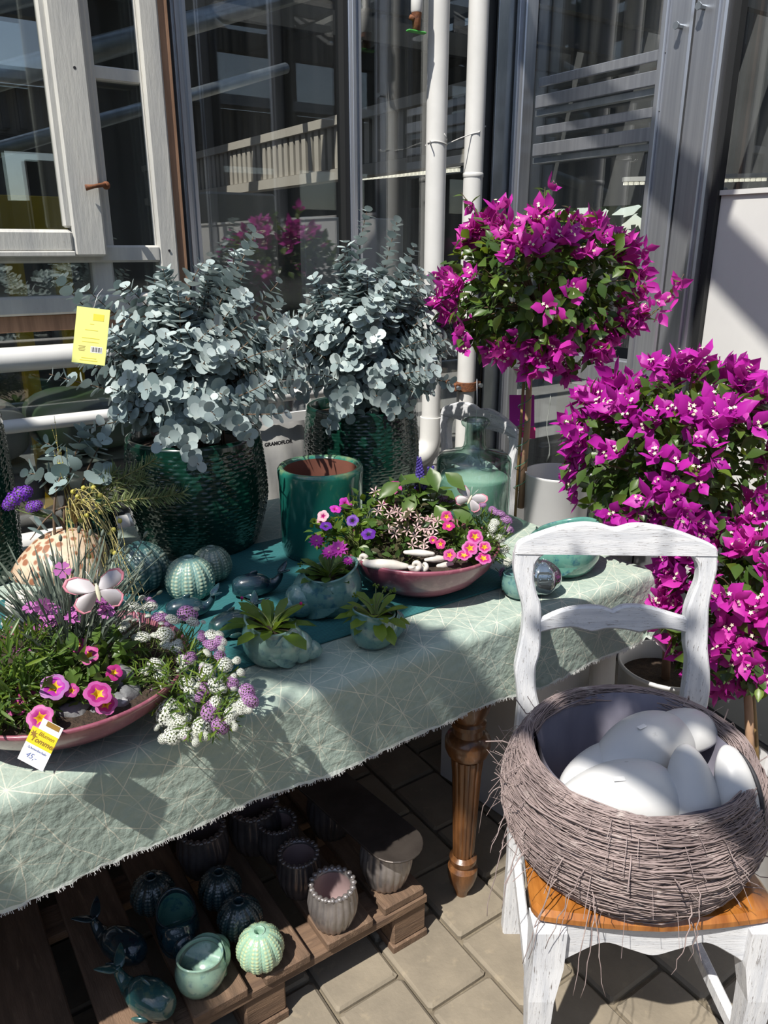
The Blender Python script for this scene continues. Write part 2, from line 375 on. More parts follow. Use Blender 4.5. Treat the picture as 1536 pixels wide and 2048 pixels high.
M['mirror'] = mat('mirrored_glass', (.42, .48, .5), (.3, .36, .38), 4, .06, .9)
# ================================================================ THE SETTING
def struct(name, label=None, loc=(0, 0, 0)):
    o = bpy.data.objects.new(name, None); COL.objects.link(o); o.location = loc; o['kind'] = 'structure'
    if label: o['label'] = label
    return o
# ---- floor: joint bed + single pavers where they can be picked apart
fl = MB().box((1.5, -1.5, -.06), (14, 12, .1)).obj('floor', M['joint'], smooth=False); tag(fl, 'sand coloured paved floor of rectangular stone slabs', kind='structure')
rng = random.Random(4)
PX, PY = .163, .203
pv = []
for k in range(4):
    r2 = random.Random(k)
    mb = MB(); mb.box((0, 0, 0), (PX-.008, PY-.008, .05), bev=.006)
    mb.v = [(x+r2.uniform(-.0015, .0015), y+r2.uniform(-.0015, .0015), z) for x, y, z in mb.v]
    pv.append(mb.mesh('paver', M['paver'], False))
cand = []
for i in range(-12, 26):
    for j in range(-14, 16):
        x = .814+i*PX; y = 1.02+(j+(.5 if i % 2 else 0))*PY
        if y > 2.4 or x > 2.2: continue
        d = Vector((x, y, 0))-CAM; dep = d.dot(FW)
        if dep <= .3: vis = False; px = py = 0
        else: px = 768+FPX*d.dot(RT)/dep; py = 1024-FPX*d.dot(UP)/dep; vis = -150 < px < 1700 and py < 2300
        cand.append((0 if vis else 1, dep, x, y))
cand.sort()
far = MB()
for n, (v, dep, x, y) in enumerate(cand):
    if n < 300:
        o = place('paver', pv[rng.randrange(4)], fl, Matrix.Translation((x, y, -.02+rng.uniform(-.002, .002))) @ Matrix.Rotation(rng.uniform(-.008, .008), 4, 'Z'))
    else: far.box((x, y, -.02), (PX-.008, PY-.008, .05))
o = far.obj('paver_mass', M['paver'], fl, smooth=False); o['kind'] = 'stuff'

WA, WB, CX = 2.45, 2.27, 2.27           # rear glass wall y, side glass wall x
# ---- rear glass wall (along x)
wl = struct('wall_rear', 'glazed greenhouse wall with aluminium bars behind the table')
def mullion(x, w=.05, m='alu', name='mullion', y0=WA-.035, t=.07):
    mb = MB(); mb.box((x, y0+t/2, 1.8), (w, t, 3.6), bev=.004); mb.box((x-w*.18, y0-.006, 1.8), (w*.3, .014, 3.6), bev=.002); mb.box((x+w*.3, y0-.003, 1.8), (w*.2, .008, 3.6))
    mb.obj(name, M[m], wl, False)
for x in (-.55, .175, .925, 1.515): mullion(x)
for x in (.9, 1.487): MB().box((x-.007, WA-.01, 1.8), (.016, .05, 3.6)).obj('gasket', M['gasket'], wl, False)
xs = [-1.6, -.55, .175, .925, 1.515, 2.06]
for a, b in zip(xs, xs[1:]):
    MB().box(((a+b)/2, WA, 2.08), (b-a-.03, .006, 2.95)).obj('pane', M['glass'], wl, False)
MB().box((.2, WA+.0, .30), (3.7, .05, .6)).obj('plinth_panel', M['interior_grey'], wl, False)
MB().box((.2, WA-.01, .62), (3.7, .07, .05), bev=.004).obj('bottom_rail', M['alu'], wl, False)
MB().box((.2, WA+.01, 3.58), (3.9, .1, .1), bev=.004).obj('top_rail', M['alu'], wl, False)
# galvanised corner column: web and flange
cc = struct('trim_1', 'galvanised steel corner column between two glass walls')
MB().box((2.135, WA-.05, 1.8), (.05, .012, 3.6), bev=.002).obj('flange', M['steel'], cc, False)
MB().box((2.085, WA-.015, 1.8), (.05, .03, 3.6)).obj('web', M['dark_steel'], cc, False)
MB().box((2.19, WA-.035, 1.8), (.08, .012, 3.6), bev=.002).obj('flange', M['steel'], cc, False)
MB().box((2.2, WA+.03, 1.8), (.1, .05, 3.6)).obj('corner_post', M['gasket'], cc, False)
# ---- side glass wall (along y)
wr = struct('wall_side', 'glazed greenhouse wall with wide metal column beside the flowering shrubs')
def mullB(y, w=.05, m='alu', t=.06, name='mullion'):
    mb = MB(); mb.box((WB-t/2, y, 1.8), (t, w, 3.6), bev=.004); mb.box((WB-t-.004, y+w*.15, 1.8), (.012, w*.35, 3.6), bev=.002)
    mb.obj(name, M[m], wr, False)
mullB(2.385, .05)
mb = MB(); mb.box((WB-.03, 1.71, 1.8), (.06, .105, 3.6), bev=.006); mb.box((WB-.065, 1.75, 1.8), (.012, .02, 3.6), bev=.003); mb.obj('column_face', M['alu'], wr, False)
mb = MB(); mb.box((WB-.03, 1.598, 1.8), (.06, .105, 3.6), bev=.006); mb.box((WB-.064, 1.57, 1.8), (.012, .016, 3.6), bev=.003); mb.obj('column_face', M['alu'], wr, False)
MB().box((WB-.02, 1.528, 1.8), (.03, .022, 3.6)).obj('gasket', M['gasket'], wr, False)
for (y, z) in ((1.69, 2.12), (1.62, 2.155)):
    mb = MB(); mb.tube([(WB-.06, y, z), (WB-.085, y, z)], .007, 6); mb.tube([(WB-.085, y, z), (WB-.09, y, z)], .011, 6); mb.obj('bolt', M['steel'], wr, False)
MB().box((WB, 2.07, 2.36), (.006, .57, 2.4)).obj('pane', M['glass'], wr, False)
MB().box((WB, 2.07, .75), (.006, .57, .5)).obj('pane', M['glass'], wr, False)
MB().box((WB-.012, 2.065, 1.075), (.055, .6, .09), bev=.004).obj('cross_rail', M['alu'], wr, False)
MB().box((WB-.0, 2.065, .25), (.05, .6, .5)).obj('plinth_panel', M['interior_grey'], wr, False)
for k in range(3):
    y0 = 1.517-k*1.05
    MB().box((WB, y0-.5, 2.63), (.006, 1.0, 1.94)).obj('pane', M['glass'], wr, False)
    MB().box((WB-.004, y0-.5, .98), (.02, 1.0, 1.36), bev=.002).obj('infill_panel', M['white_panel'], wr, False); MB().box((WB-.008, y0-.5, 1.655), (.03, 1.0, .014)).obj('edge_strip', M['white_panel'], wr, False)
    if k: mullB(y0+.02, .06)
MB().box((WB+.01, .5, .15), (.06, 2.0, .3)).obj('plinth_panel', M['alu'], wr, False)
# vent bars behind the side pane
def vent(za, zb, nm):
    t = thing('vent_bar', nm, 'vent bar', (WB-.035, 2.05, za), group='grey vent bars behind the side glass')
    for dz, h, dx in ((.045, .03, .0), (-.02, .042, -.012)):
        MB().box((dx, -.02, dz), (.012, .54, h), bev=.002).obj('slat', M['alu'], t, False)
    MB().box((.012, -.02, -.055), (.03, .56, .02)).obj('rail', M['steel'], t, False)
    mb = MB(); mb.box((0, -.285, .0), (.03, .02, .13)); mb.tube([(0, -.285, .03), (-.02, -.31, .05)], .012, 8); mb.obj('bracket', M['dark_steel'], t, False)
vent(2.02, 0, 'upper grey metal vent bar behind the side glass'); vent(1.86, 0, 'lower grey metal vent bar behind the side glass')
# ---- beyond the glass: a dark sales hall
MB().box((4.5, 3.5, -.08), (16, 11, .1)).obj('floor_hall', M['interior_grey'], smooth=False)['kind'] = 'structure'
h = struct('wall_hall', 'dark rear wall of the sales hall beyond the glass')
MB().box((1.5, 8.6, 2.3), (12, .1, 4.6)).obj('panel', M['interior'], h, False)
MB().box((8.4, 5.6, .75), (.1, 6.4, 1.5)).obj('panel', M['interior'], h, False)
MB().box((8.4, 5.6, 3.3), (.1, 6.4, 2.6)).obj('panel', M['interior'], h, False)
for k in range(7): MB().box((8.4, 2.5+k*1.0, 1.75), (.12, .07, .6)).obj('mullion', M['dark_steel'], h, False)
MB().box((-4.2, 5.5, 2.3), (.1, 6.2, 4.6)).obj('panel', M['interior'], h, False)
rf = struct('ceiling_hall', 'dark roof of the sales hall with steel beams')
for y in (3.1, 5.9, 7.3, 8.4): MB().box((2.2, y, 4.0), (13, .95, .1)).obj('deck', M['interior'], rf, False)
for x in (2.9, 4.4, 5.9, 7.4): MB().box((x, -1.0, 4.0), (1.0, 6.8, .1)).obj('deck', M['interior'], rf, False)
for k in range(6): MB().box((2, 3.0+k*1.0, 3.75), (12.5, .09, .3)).obj('beam', M['dark_steel'], rf, False)
for k in range(5): MB().box((3.2+k*1.1, -1.0, 3.75), (.09, 6.6, .3)).obj('beam', M['dark_steel'], rf, False)
MB().box((7.6, -1.0, 2.0), (.1, 6.8, 4.0)).obj('panel', M['interior'], h, False)
MB().box((5, -4.3, 2.0), (5.4, .1, 4.0)).obj('panel', M['interior'], h, False)
gl = struct('trim_2', 'slatted gallery front inside the hall behind the glass')
MB().box((2.62, 5.4, 2.06), (.04, 5.0, .24)).obj('backing', M['interior_grey'], gl, False)
MB().box((2.6, 5.4, 2.2), (.1, 5.0, .05)).obj('top_rail', M['beige'], gl, False); MB().box((2.6, 5.4, 1.91), (.1, 5.0, .06)).obj('bottom_rail', M['beige'], gl, False)
for k in range(60): MB().box((2.585, 3.0+k*.082, 2.06), (.03, .05, .23)).obj('slat', M['beige'], gl, False)
for k, (a, b2) in enumerate((((-.2, 3.0, 1.75), (2.3, 3.9, 2.75)), ((-.3, 3.1, 1.95), (2.1, 4.0, 2.95)), ((.2, 3.4, 1.72), (2.4, 4.6, 2.5)))): MB().tube([a, b2], .045 if k < 2 else .03, 12).obj('roof_pipe', M['steel'], rf, True)
# hall furniture seen through the panes
def single(mb, name, m, label, cat, smooth=False, group=None, angle=None):
    return tag(mb.obj(name, M[m] if isinstance(m, str) else m, None, smooth, angle=angle), label, cat, group)
yd = thing('yellow_door_frame', 'yellow framed doorway in the hall behind the old window', 'door frame', (.42, 3.5, -.03))
for x in (-.75, -.3, -.05, .16, .34): MB().box((x, 0, .85), (.06, .06, 1.7), bev=.004).obj('post', M['yellow'], yd, False)
MB().box((-.2, 0, 1.64), (1.15, .08, .16), bev=.004).obj('lintel', M['yellow'], yd, False)
MB().box((-.2, .03, .8), (1.1, .01, 1.5)).obj('pane', M['glass'], yd, False)
single(MB().box((1.55, 3.6, .85), (.34, .34, 1.76), bev=.01), 'beige_pillar', 'beige', 'beige pillar standing in the hall between the two eucalyptus crowns', 'pillar')
single(MB().box((2.05, 3.3, .8), (.55, .05, 1.66), bev=.005), 'white_display_board', 'white_panel', 'white display board in the hall behind the upright pipes', 'board')
single(MB().box((WB+.12, 1.66, .83), (.03, .13, 1.7), bev=.003), 'white_board_strip', 'white_panel', 'narrow white board behind glass next to the metal column', 'board')
single(MB().box((2.75, 2.0, .5), (.25, .45, 1.0), bev=.01), 'beige_carton', 'beige', 'beige carton standing behind the lower side pane', 'carton')
for k, (y, z) in enumerate(((2.2, .8), (2.02, .86), (1.93, .72))):
    pts = [(WB+.03+.01*math.sin(i*1.1), y+.012*math.sin(i*.8+k), z+.13-i*.035) for i in range(9)]
    mb = MB(); mb.tube(pts, .012, 6, flat=.15)
    single(mb, 'plastic_ribbon', 'white', ['pale plastic ribbon hanging behind the lower side pane nearest the corner', 'curled white ribbon hanging from the rail of the side pane', 'short pale ribbon hanging behind the pane by the column'][k], 'ribbon', True, 'ribbons behind the lower pane')
m_led = nodes('led_light'); b = m_led[2]; b.inputs['Emission Color'].default_value = (1, .93, .75, 1); b.inputs['Emission Strength'].default_value = 1.0; M['led'] = m_led[0]; m_led[0].cycles.emission_sampling = 'NONE'
for k, (a, b2) in enumerate((((2.9, 4.6, 1.92), (3.5, 4.3, 1.98)), ((5.0, 4.2, 1.95), (5.9, 3.6, 1.98)), ((4.4, 1.9, 1.98), (4.4, 2.5, 1.98)))):
    t = thing('light_strip', ['string of small lamps in the hall behind the upright pipes', 'string of small lamps in the hall above the trained bougainvillea', 'lit lamp strip in the hall at the top of the white partition'][k], 'lamp strip', a)
    d = Vector(b2)-Vector(a); MB().beam((0, 0, .03), d+Vector((0, 0, .03)), .05, .03).obj('housing', M['white_panel'], t, False)
    for i in range(26): MB().box(d*((i+.5)/26), (.025, .025, .02)).obj('lamp', M['led'], t, False)
# shelf with planting bags along the wall foot behind the rear glass
bagm = [mat('bag_film_%d' % i, c, c2, 9, .35, bump=.3, bs=14) for i, (c, c2) in enumerate((((.36, .38, .36), (.24, .26, .24)), ((.2, .22, .2), (.12, .2, .1)), ((.42, .43, .42), (.1, .18, .32)), ((.5, .5, .48), (.4, .4, .4))))]
def bag(c, s, m, label, rz=0, name='soil_bag', grp='bags of potting soil behind the rear glass'):
    mb = MB(); rr = random.Random(int(c[0]*1000+c[2]*77))
    ph = [rr.uniform(0, 6) for _ in range(4)]
    def f(p):
        q = Vector([math.copysign(abs(v)**.55, v) for v in p]); q.z *= 1+.12*math.sin(q.x*5+ph[0])*math.cos(q.y*4+ph[1]); q.y *= 1+.05*math.sin(q.x*7+ph[2]); return q
    mb.ellipsoid((0, 0, 0), (s[0]/2, s[1]/2, s[2]/2), 28, 14, fn=f)
    o = tag(mb.obj(name, m, None, True), label, 'bag', grp); o.location = c; o.rotation_euler.z = rz; return o
zb = .0
for i, (x, mi, lb) in enumerate(((.15, 3, 'pale'), (.72, 1, 'green printed'))):
    for k in range(5):
        bag((x+.02*(k % 2), 2.86, -.03+.105+k*.212), (.56, .5, .18), bagm[(mi+k) % 4], '%s soil bag, %s in the stack behind the %s pot' % (('pale grey', 'green printed', 'blue printed', 'white')[(mi+k) % 4], ('bottom one', 'second from below', 'middle one', 'second from top', 'topmost')[k], 'tall edge' if i == 0 else 'nearer eucalyptus'))
gp = aty(556, 886, 2.21); gb = thing('soil_bag', 'white soil bag with black lettering standing between the two eucalyptus pots', 'bag', (gp.x, 2.28, 0))
mb = MB()
mb.grid(lambda u, v: Vector(((u-.5)*.3*(1-.15*abs(v*2-1)**6), -.06*math.sin(math.pi*u)**.5*math.sin(math.pi*min(1, v*1.02+.02))**.4+.005*math.sin(u*19+v*13), v*.98)), 16, 20)
mb.grid(lambda u, v: Vector(((u-.5)*.3*(1-.15*abs(v*2-1)**6), .06*math.sin(math.pi*u)**.5*math.sin(math.pi*min(1, v*1.02+.02))**.4, v*.98)), 16, 20)
mb.obj('film', bagm[3], gb); MB().box((0, -.03, .97), (.26, .012, .03)).obj('seam', M['white'], gb, False)
text('lettering', 'GRAMOFLOR', .0165, M['ink'], gb, Matrix.Translation((0, -.074, gp.z)) @ Matrix.Rotation(R(90), 4, 'X'), bold=.001)
MB().box((0, -.0675, .45), (.2, .004, .2)).obj('printed_block', M['pink_tag'], gb, False)
# ---- white pipes
def pipe(pts, r, label, name='white_pipe', n=20):
    mb = MB(); mb.tube(pts, r, n); return mb
P1 = thing('heating_pipe', 'white upright pipe with elbow, nearer the eucalyptus', 'pipe', (1.79, 2.33, 0), group='white upright pipes in the corner')
MB().tube([(0, 0, .7), (0, 0, 1.4), (0, 0, 3.5)], .036, 24).obj('pipe', M['pipe'], P1, angle=40)
mb = MB(); mb.tube([(0, 0, .88)]+[(-.075+.075*math.cos(a), -.0, .8-.075*math.sin(a)) for a in [i*math.pi/2/8 for i in range(9)]]+[(-.35, 0, .725)], .042, 24); mb.obj('elbow', M['pipe'], P1, angle=40)
MB().tube([(0, 0, 0), (0, 0, .75)], .034, 20).obj('foot', M['pipe'], P1, angle=40)
P2 = thing('heating_pipe', 'white upright pipe with rusty clamp, nearer the corner column', 'pipe', (1.952, 2.32, 0), group='white upright pipes in the corner')
MB().tube([(0, 0, 0), (0, 0, 1.5), (0, 0, 3.5)], .035, 24).obj('pipe', M['pipe'], P2, angle=40)
MB().lathe([(.0345, 1.735), (.037, 1.738), (.037, 1.75), (.0345, 1.753)], 24).obj('weld_seam', M['pipe'], P2)
zc = aty(905, 775, 2.32).z
mb = MB(); mb.lathe([(.037, zc-.018), (.042, zc-.016), (.042, zc+.016), (.037, zc+.018)], 28); mb.tube([(.0, 0, zc), (.0, .12, zc)], .008, 8)
for sx in (-1, 1): mb.box((sx*.05, 0, zc), (.03, .03, .03), bev=.003)
clamp = mb.obj('clamp', M['rust'], P2, angle=30)
for sx in (-1, 1):
    mb = MB(); mb.tube([(sx*.055, -.025, zc), (sx*.055, .03, zc)], .005, 6); mb.tube([(sx*.055, -.03, zc), (sx*.055, -.018, zc)], .009, 6); mb.obj('bolt', M['steel'], clamp, False)
tw = MB(); a = aty(862, 283, 2.29); b2 = aty(930, 262, 2.285)
pts = [Vector((1.79+.0375*math.cos(t), 2.33+.0375*math.sin(t), a.z+.004*math.sin(t*2))) for t in [math.pi*1.0+i*math.pi*2/16 for i in range(15)]]
tw.tube(pts, .0022, 5)
tw.tube([(1.827, 2.32, a.z), (1.87, 2.3, a.z+.02), (1.92, 2.3, b2.z-.005), (1.94, 2.284, b2.z), (1.985, 2.3, b2.z+.025)], .002, 5)
tw.tube([(1.755, 2.32, a.z), (1.745, 2.3, a.z-.006), (1.735, 2.295, a.z+.004)], .002, 5); tw.tube([(1.827, 2.32, a.z), (1.8, 2.285, a.z+.012), (1.785, 2.28, a.z+.026)], .002, 5)
single(tw, 'binding_wire', 'wire', 'thin white wire tied round the two upright pipes', 'wire', True)
for k, (z, r, x0, x1, lb) in enumerate(((1.205, .034, -1.2, .72, 'thick white horizontal pipe directly under the old window'), (1.02, .02, -1.2, 1.6, 'slim white horizontal pipe behind the yellow plant tag'), (.665, .034, -1.2, 1.62, 'white horizontal pipe low behind the dried flower arrangement'))):
    t = thing('horizontal_pipe', lb, 'pipe', (0, 2.36, z), group='white horizontal pipes on the rear wall')
    MB().tube([(x0, 0, 0), (x1, 0, 0)], r, 22).obj('pipe', M['pipe'], t, angle=40)
    for x in (-.8, .62, 1.1):
        if x < x1: mb = MB(); mb.tube([(x-.01, 0, 0), (x+.01, 0, 0)], r+.004, 22); mb.box((x, .035, 0), (.02, .07, .02)); mb.obj('bracket', M['steel'], t, angle=40)
# water valve at the picture's upper edge
p = aty(833, 40, 2.3); t = thing('water_valve', 'white hanging water tap with green lever beside the upright pipe', 'valve', p)
MB().lathe([(.017, .02), (.019, .025), (.019, .09), (.014, .095), (.014, .8)], 16).obj('riser', M['pipe'], t)
mb = MB(); mb.lathe([(.008, -.03), (.013, -.026), (.014, .0), (.017, .02)], 14); mb.tube([(-.0, 0, .0), (-.025, -.0, .005)], .008, 8); mb.obj('body', M['rust'], t)
MB().box((0, 0, -.033), (.07, .02, .006), bev=.002).obj('lever', M['green_valve'], t, False)
# ---- old casement window hung before the glass
WY = 2.40
ow = thing('old_casement_window', 'old white wooden casement window with peeling paint hung before the glass wall', 'window frame', (0, WY, 0), kind='thing')
def bar(mb, x0, x1, z0, z1, y0, t, bev=.006): mb.box(((x0+x1)/2, y0+t/2, (z0+z1)/2), (x1-x0, t, z1-z0), bev=bev); return mb
F0, F1, FZ = -.62, .865, 1.325
bar(MB(), .795, F1-.012, FZ, 3.0, -.03, .05).obj('right_jamb', M['window_paint'], ow, False)
bar(MB(), F1-.012, F1+.018, FZ, 3.0, -.02, .06, .002).obj('jamb_backing', M['bare_wood'], ow, False)
bar(MB(), F0, .80, FZ-.005, FZ+.045, -.035, .06).obj('bottom_rail', M['window_paint'], ow, False)
bar(MB(), F0, .80, FZ-.05, FZ-.006, -.02, .05, .002).obj('bottom_backing', M['bare_wood'], ow, False)
bar(MB(), F0, .80, 1.458, 1.505, -.03, .05).obj('transom', M['window_paint'], ow, False)
bar(MB(), .60, .66, FZ+.04, 3.0, -.02, .04).obj('mullion', M['window_paint'], ow, False)
bar(MB(), .655, .80, 1.93, 1.965, -.012, .03, .004).obj('glazing_bar', M['window_paint'], ow, False)
for (x0, x1, z0, z1) in ((.655, .80, 1.5, 1.932), (.655, .80, 1.964, 3.0), (.655, .80, FZ+.04, 1.46), (F0, .605, FZ+.04, 1.46)):
    MB().box(((x0+x1)/2, .008, (z0+z1)/2), (x1-x0, .003, z1-z0)).obj('pane', M['oldglass'], ow, False)
for s in (0, 1):                       # moulding strips round the narrow light
    x = .657 if s == 0 else .793
    bar(MB(), x-.004, x+.012 if s == 0 else x+.004, 1.5, 3.0, -.014, .012, .003).obj('bead', M['window_paint'], ow, False)
sa = MB(); bar(sa, .545, .632, 1.475, 3.0, -.075, .045); bar(sa, .527, .55, 1.55, 3.0, -.066, .03, .005); sash = sa.obj('sash', M['window_paint'], ow, False)
bar(MB(), F0+.03, .545, 1.485, 1.545, -.075, .045, .008).obj('sash_rail', M['window_paint'], sash, False)
bar(MB(), F0+.03, .545, 1.475, 1.49, -.082, .05, .003).obj('drip_strip', M['window_paint'], sash, False)
MB().box((-.04, -.05, 2.27), (1.14, .003, 1.46)).obj('pane', M['oldglass'], sash, False)
zb = aty(190, 372, WY-.08).z; mb = MB(); mb.tube([(.665, -.03, zb+.004), (.64, -.085, zb+.004), (.61, -.095, zb-.002), (.588, -.092, zb-.006)], [.006, .006, .005, .008], 8)
mb.ellipsoid((.648, -.075, zb+.003), (.011, .012, .011), 10, 7); mb.obj('turn_latch', M['rust'], sash)
MB().tube([(.6, -.0755, 1.94), (.6, -.0735, 1.94)], .004, 8).obj('screw_hole', M['ink'], sash, False)
MB().tube([(.825, -.0325, 1.49), (.825, -.03, 1.49)], .0035, 8).obj('screw_hole', M['ink'], ow, False)

# ---- the greenhouse court around: rafters above and the opposite front (seen in the panes)
ra = struct('ceiling', 'open steel rafters of the greenhouse court overhead')
for k, (x, ang, z, w) in enumerate(((-3.2, 12, 3.9, .08), (-2.05, 8, 3.8, .05), (-.95, -14, 3.7, .055), (.42, 22, 3.8, .05), (1.9, 4, 3.8, .06))):
    d = Vector((math.sin(R(ang)), math.cos(R(ang)), 0)); c = Vector((x, 0, z)); MB().beam(c-d*4.5, c+d*2.45, w, .12).obj('rafter', M['dark_steel'], ra, False)
for k, (y, z) in enumerate(((.62, 3.6), (-1.3, 3.6), (-3.2, 3.7))):
    MB().beam((-5, y, z), (2.3, y+.5, z), .06, .1).obj('purlin', M['dark_steel'], ra, False)
op = struct('wall_opposite', 'opposite greenhouse front behind the viewer, mirrored in the panes')
MB().box((1.0, -5.6, 2.95), (16, .14, .5)).obj('fascia', M['beige'], op, False)
for k in range(90): MB().box((-7+k*.18, -5.5, 2.95), (.07, .08, .4)).obj('slat', M['interior_grey'], op, False)
MB().box((1.0, -5.45, 3.28), (16, .3, .12)).obj('gutter', M['alu'], op, False)
MB().box((1.0, -5.5, 2.6), (16, .25, .14)).obj('beam', M['dark_steel'], op, False)
for k in range(12): MB().box((-6.4+k*1.35, -5.6, 2.2), (.13, .13, 5.4)).obj('post', M['dark_steel'], op, False)
for k, (x, w, m) in enumerate(((-5.5, 1.6, 'interior_grey'), (-3.2, 1.2, 'interior'), (-.2, 1.9, 'beige'), (2.7, 1.2, 'interior'), (4.7, 1.8, 'interior_grey'), (7.2, 1.6, 'interior'))):
    MB().box((x, -6.2, 1.25), (w, .1, 2.5)).obj('panel', M[m], op, False)
MB().box((1, -9.5, 1.1), (18, .2, 2.2)).obj('panel', M['interior_grey'], op, False)
for k in range(10):                    # roof of the opposite house: sloping bars and shading boards, sky between
    x = -6.5+k*1.6
    MB().beam((x, -5.6, 4.0), (x+.5, -11, 7.0), .14, .22).obj('rafter', M['dark_steel'], op, False)
    if k % 3 != 1: MB().beam((x+.8, -6.1, 4.35), (x+1.1, -9.6, 6.3), 1.25, .05, upv=(0, .5, 1)).obj('roof_board', M['beige' if k % 3 else 'interior_grey'], op, False)
for k, (y, z) in enumerate(((-5.6, 4.0), (-7.2, 4.9), (-9.0, 5.9))): MB().box((1, y, z), (17, .16, .24)).obj('purlin', M['dark_steel'], op, False)
MB().box((-9.6, -4, 2.0), (.2, 16, 4.0)).obj('side_front', M['interior_grey'], op, False)
for k in range(8): MB().box((-9.4, -10+k*1.8, 3.0), (.16, .16, 6.0)).obj('post', M['dark_steel'], op, False)
for z in (4.1, 5.8): MB().box((-9.4, -4, z), (.2, 16, .26)).obj('beam', M['dark_steel'], op, False)
MB().box((0, -4, -.2), (60, 60, .1)).obj('ground', M['joint'], None, False)['kind'] = 'structure'
# leafy baskets added unseen overhead to cast dappled shade on table and chair
hm = leafmat('hanging_leaf', (.05, .1, .02), (.09, .15, .03), .5, .25)
lt = MB(); lt.add([(0, 0, 0), (.35, .45, .08), (0, 1, 0), (-.35, .45, .08)], [(0, 1, 2), (0, 2, 3)]); lt = tmpl(lt, 'leaf', hm)
rng = random.Random(9)
def shade_back(tgt, z): t = (z-tgt[2])/(-LDIR.z); return Vector(tgt)-LDIR*t
for k, (tg, rad, nl, wh) in enumerate((((.66, 1.2, .78), .17, 170, 'table front'), ((1.22, .85, .6), .15, 150, 'white chair'))):
    c = shade_back(tg, 3.1)
    t = thing('shade_basket', 'added basket of trailing greenery, unseen overhead, to cast shade on the %s' % wh, 'hanging basket', c)
    MB().lathe([(.05, -.16), (.12, -.1), (.16, 0), (.165, .0), (.125, -.1)], 18).obj('basket', M['dark_steel'], t)
    MB().tube([(0, 0, 0), (0, 0, .5)], .004, 5).obj('hanger', M['steel'], t)
    ms = []
    for i in range(nl):
        d = rv(rng).normalized(); d.z *= .7; p = d*rad*rng.uniform(.5, 1.15); ms.append(frame(p, d+rv(rng, .8), rv(rng), rng.uniform(.05, .09)))
    bake('foliage', lt, ms, t)
hd = MB()
rng = random.Random(12); ms = []
for i in range(900): ms.append(frame((9.6+rng.uniform(-.5, .5), rng.uniform(1.5, 9.5), rng.uniform(.2, 3.2)), rv(rng), rv(rng), rng.uniform(.2, .4)))
hg = bake('hedge_foliage', lt, ms, None); hg.name = 'hedge'; tag(hg, 'sunlit green hedge outside the far windows of the hall', 'hedge', kind='stuff')
# ================================================================ TABLE, CLOTH, RUNNER
TZ = .76; YF, XR = 1.07, 1.485
tb = thing('wooden_table', 'old wooden table with turned fluted legs under the sage cloth', 'table', (.2, 1.56, 0))
MB().box((.02, .02, .735), (2.5, .98, .03), bev=.006).obj('tabletop', M['leg'], tb, False)
for (y, n) in ((-.38, 1), (.38, 1)): MB().box((-.15, y, .67), (1.75, .025, .1), bev=.003).obj('apron', M['leg'], tb, False)
lp = [(.0, 0), (.014, .0), (.018, .02), (.03, .045), (.036, .07), (.036, .09), (.028, .10), (.033, .11), (.033, .12), (.024, .128)]
lm = MB(); lm.lathe(lp, 32)
def flute(r, z, a, i): return r*(1-.07*(.5-.5*math.cos(a*14))**2)
lm.lathe([(.024, .128), (.026, .14), (.034, .36), (.038, .405), (.03, .41)], 84, fn=flute)
lm.lathe([(.03, .41), (.046, .415), (.052, .43), (.052, .45), (.046, .462), (.034, .468), (.032, .485), (.04, .49), (.04, .5), (.034, .505), (.045, .53), (.054, .565), (.056, .585), (.05, .59), (.05, .62)], 32)
lm.box((0, 0, .67), (.1, .1, .1), bev=.005)
lme = lm.mesh('leg', M['leg']); lme.set_sharp_from_angle(angle=R(38))
lx = .983-.2; ly = 1.118-1.56
for (x, y) in ((lx, ly), (lx, .37), (-1.1, ly), (-1.1, .37)): place('leg', lme, tb, Matrix.Translation((x, y, 0)))

# linen cloth: sage ground, pale thread lines meeting in stars
m, t, b, o = nodes('sage_linen'); uv = N(t, 'ShaderNodeUVMap'); uv.uv_map = 'UVMap'; sx = N(t, 'ShaderNodeSeparateXYZ'); t.links.new(uv.outputs[0], sx.inputs[0])
def mth(op, a, b2=None, clamp=False):
    n = N(t, 'ShaderNodeMath', operation=op, use_clamp=clamp)
    for i, v in enumerate((a, b2)):
        if v is None: continue
        if isinstance(v, (int, float)): n.inputs[i].default_value = v
        else: t.links.new(v, n.inputs[i])
    return n.outputs[0]
wn = N(t, 'ShaderNodeTexNoise'); wn.inputs['Scale'].default_value = 9; t.links.new(uv.outputs[0], wn.inputs['Vector']); wv = mth('MULTIPLY', mth('SUBTRACT', wn.outputs['Fac'], .5), .012)
U = mth('ADD', sx.outputs[0], wv); V = mth('SUBTRACT', sx.outputs[1], wv)
A = .125; tot = None
for (p, q, k) in ((1, 0, 1), (0, 1, 1), (1, 1, 1), (1, -1, 1), (2, 1, 1), (2, -1, 1), (1, 2, 1), (1, -2, 1)):
    L = math.hypot(p, q); d = mth('ADD', mth('MULTIPLY', U, p/A), mth('MULTIPLY', V, q/A))
    d = mth('ABSOLUTE', mth('SUBTRACT', mth('FRACT', d), .5)); ln = mth('LESS_THAN', mth('DIVIDE', d, L/A), .0008)
    nz = N(t, 'ShaderNodeTexNoise'); nz.inputs['Scale'].default_value = 7+p*2+q; t.links.new(uv.outputs[0], nz.inputs['Vector'])
    ln = mth('MULTIPLY', ln, mth('MULTIPLY', mth('SUBTRACT', nz.outputs['Fac'], .36), 4.0, True)); tot = ln if tot is None else mth('MAXIMUM', tot, ln)
c = mixc(t, noisefac(t, uv.outputs[0], 5, .3, .7), (.37, .455, .395), (.305, .39, .345)); c = mixc(t, noisefac(t, uv.outputs[0], 60, .4, .75), c, (.41, .485, .42))
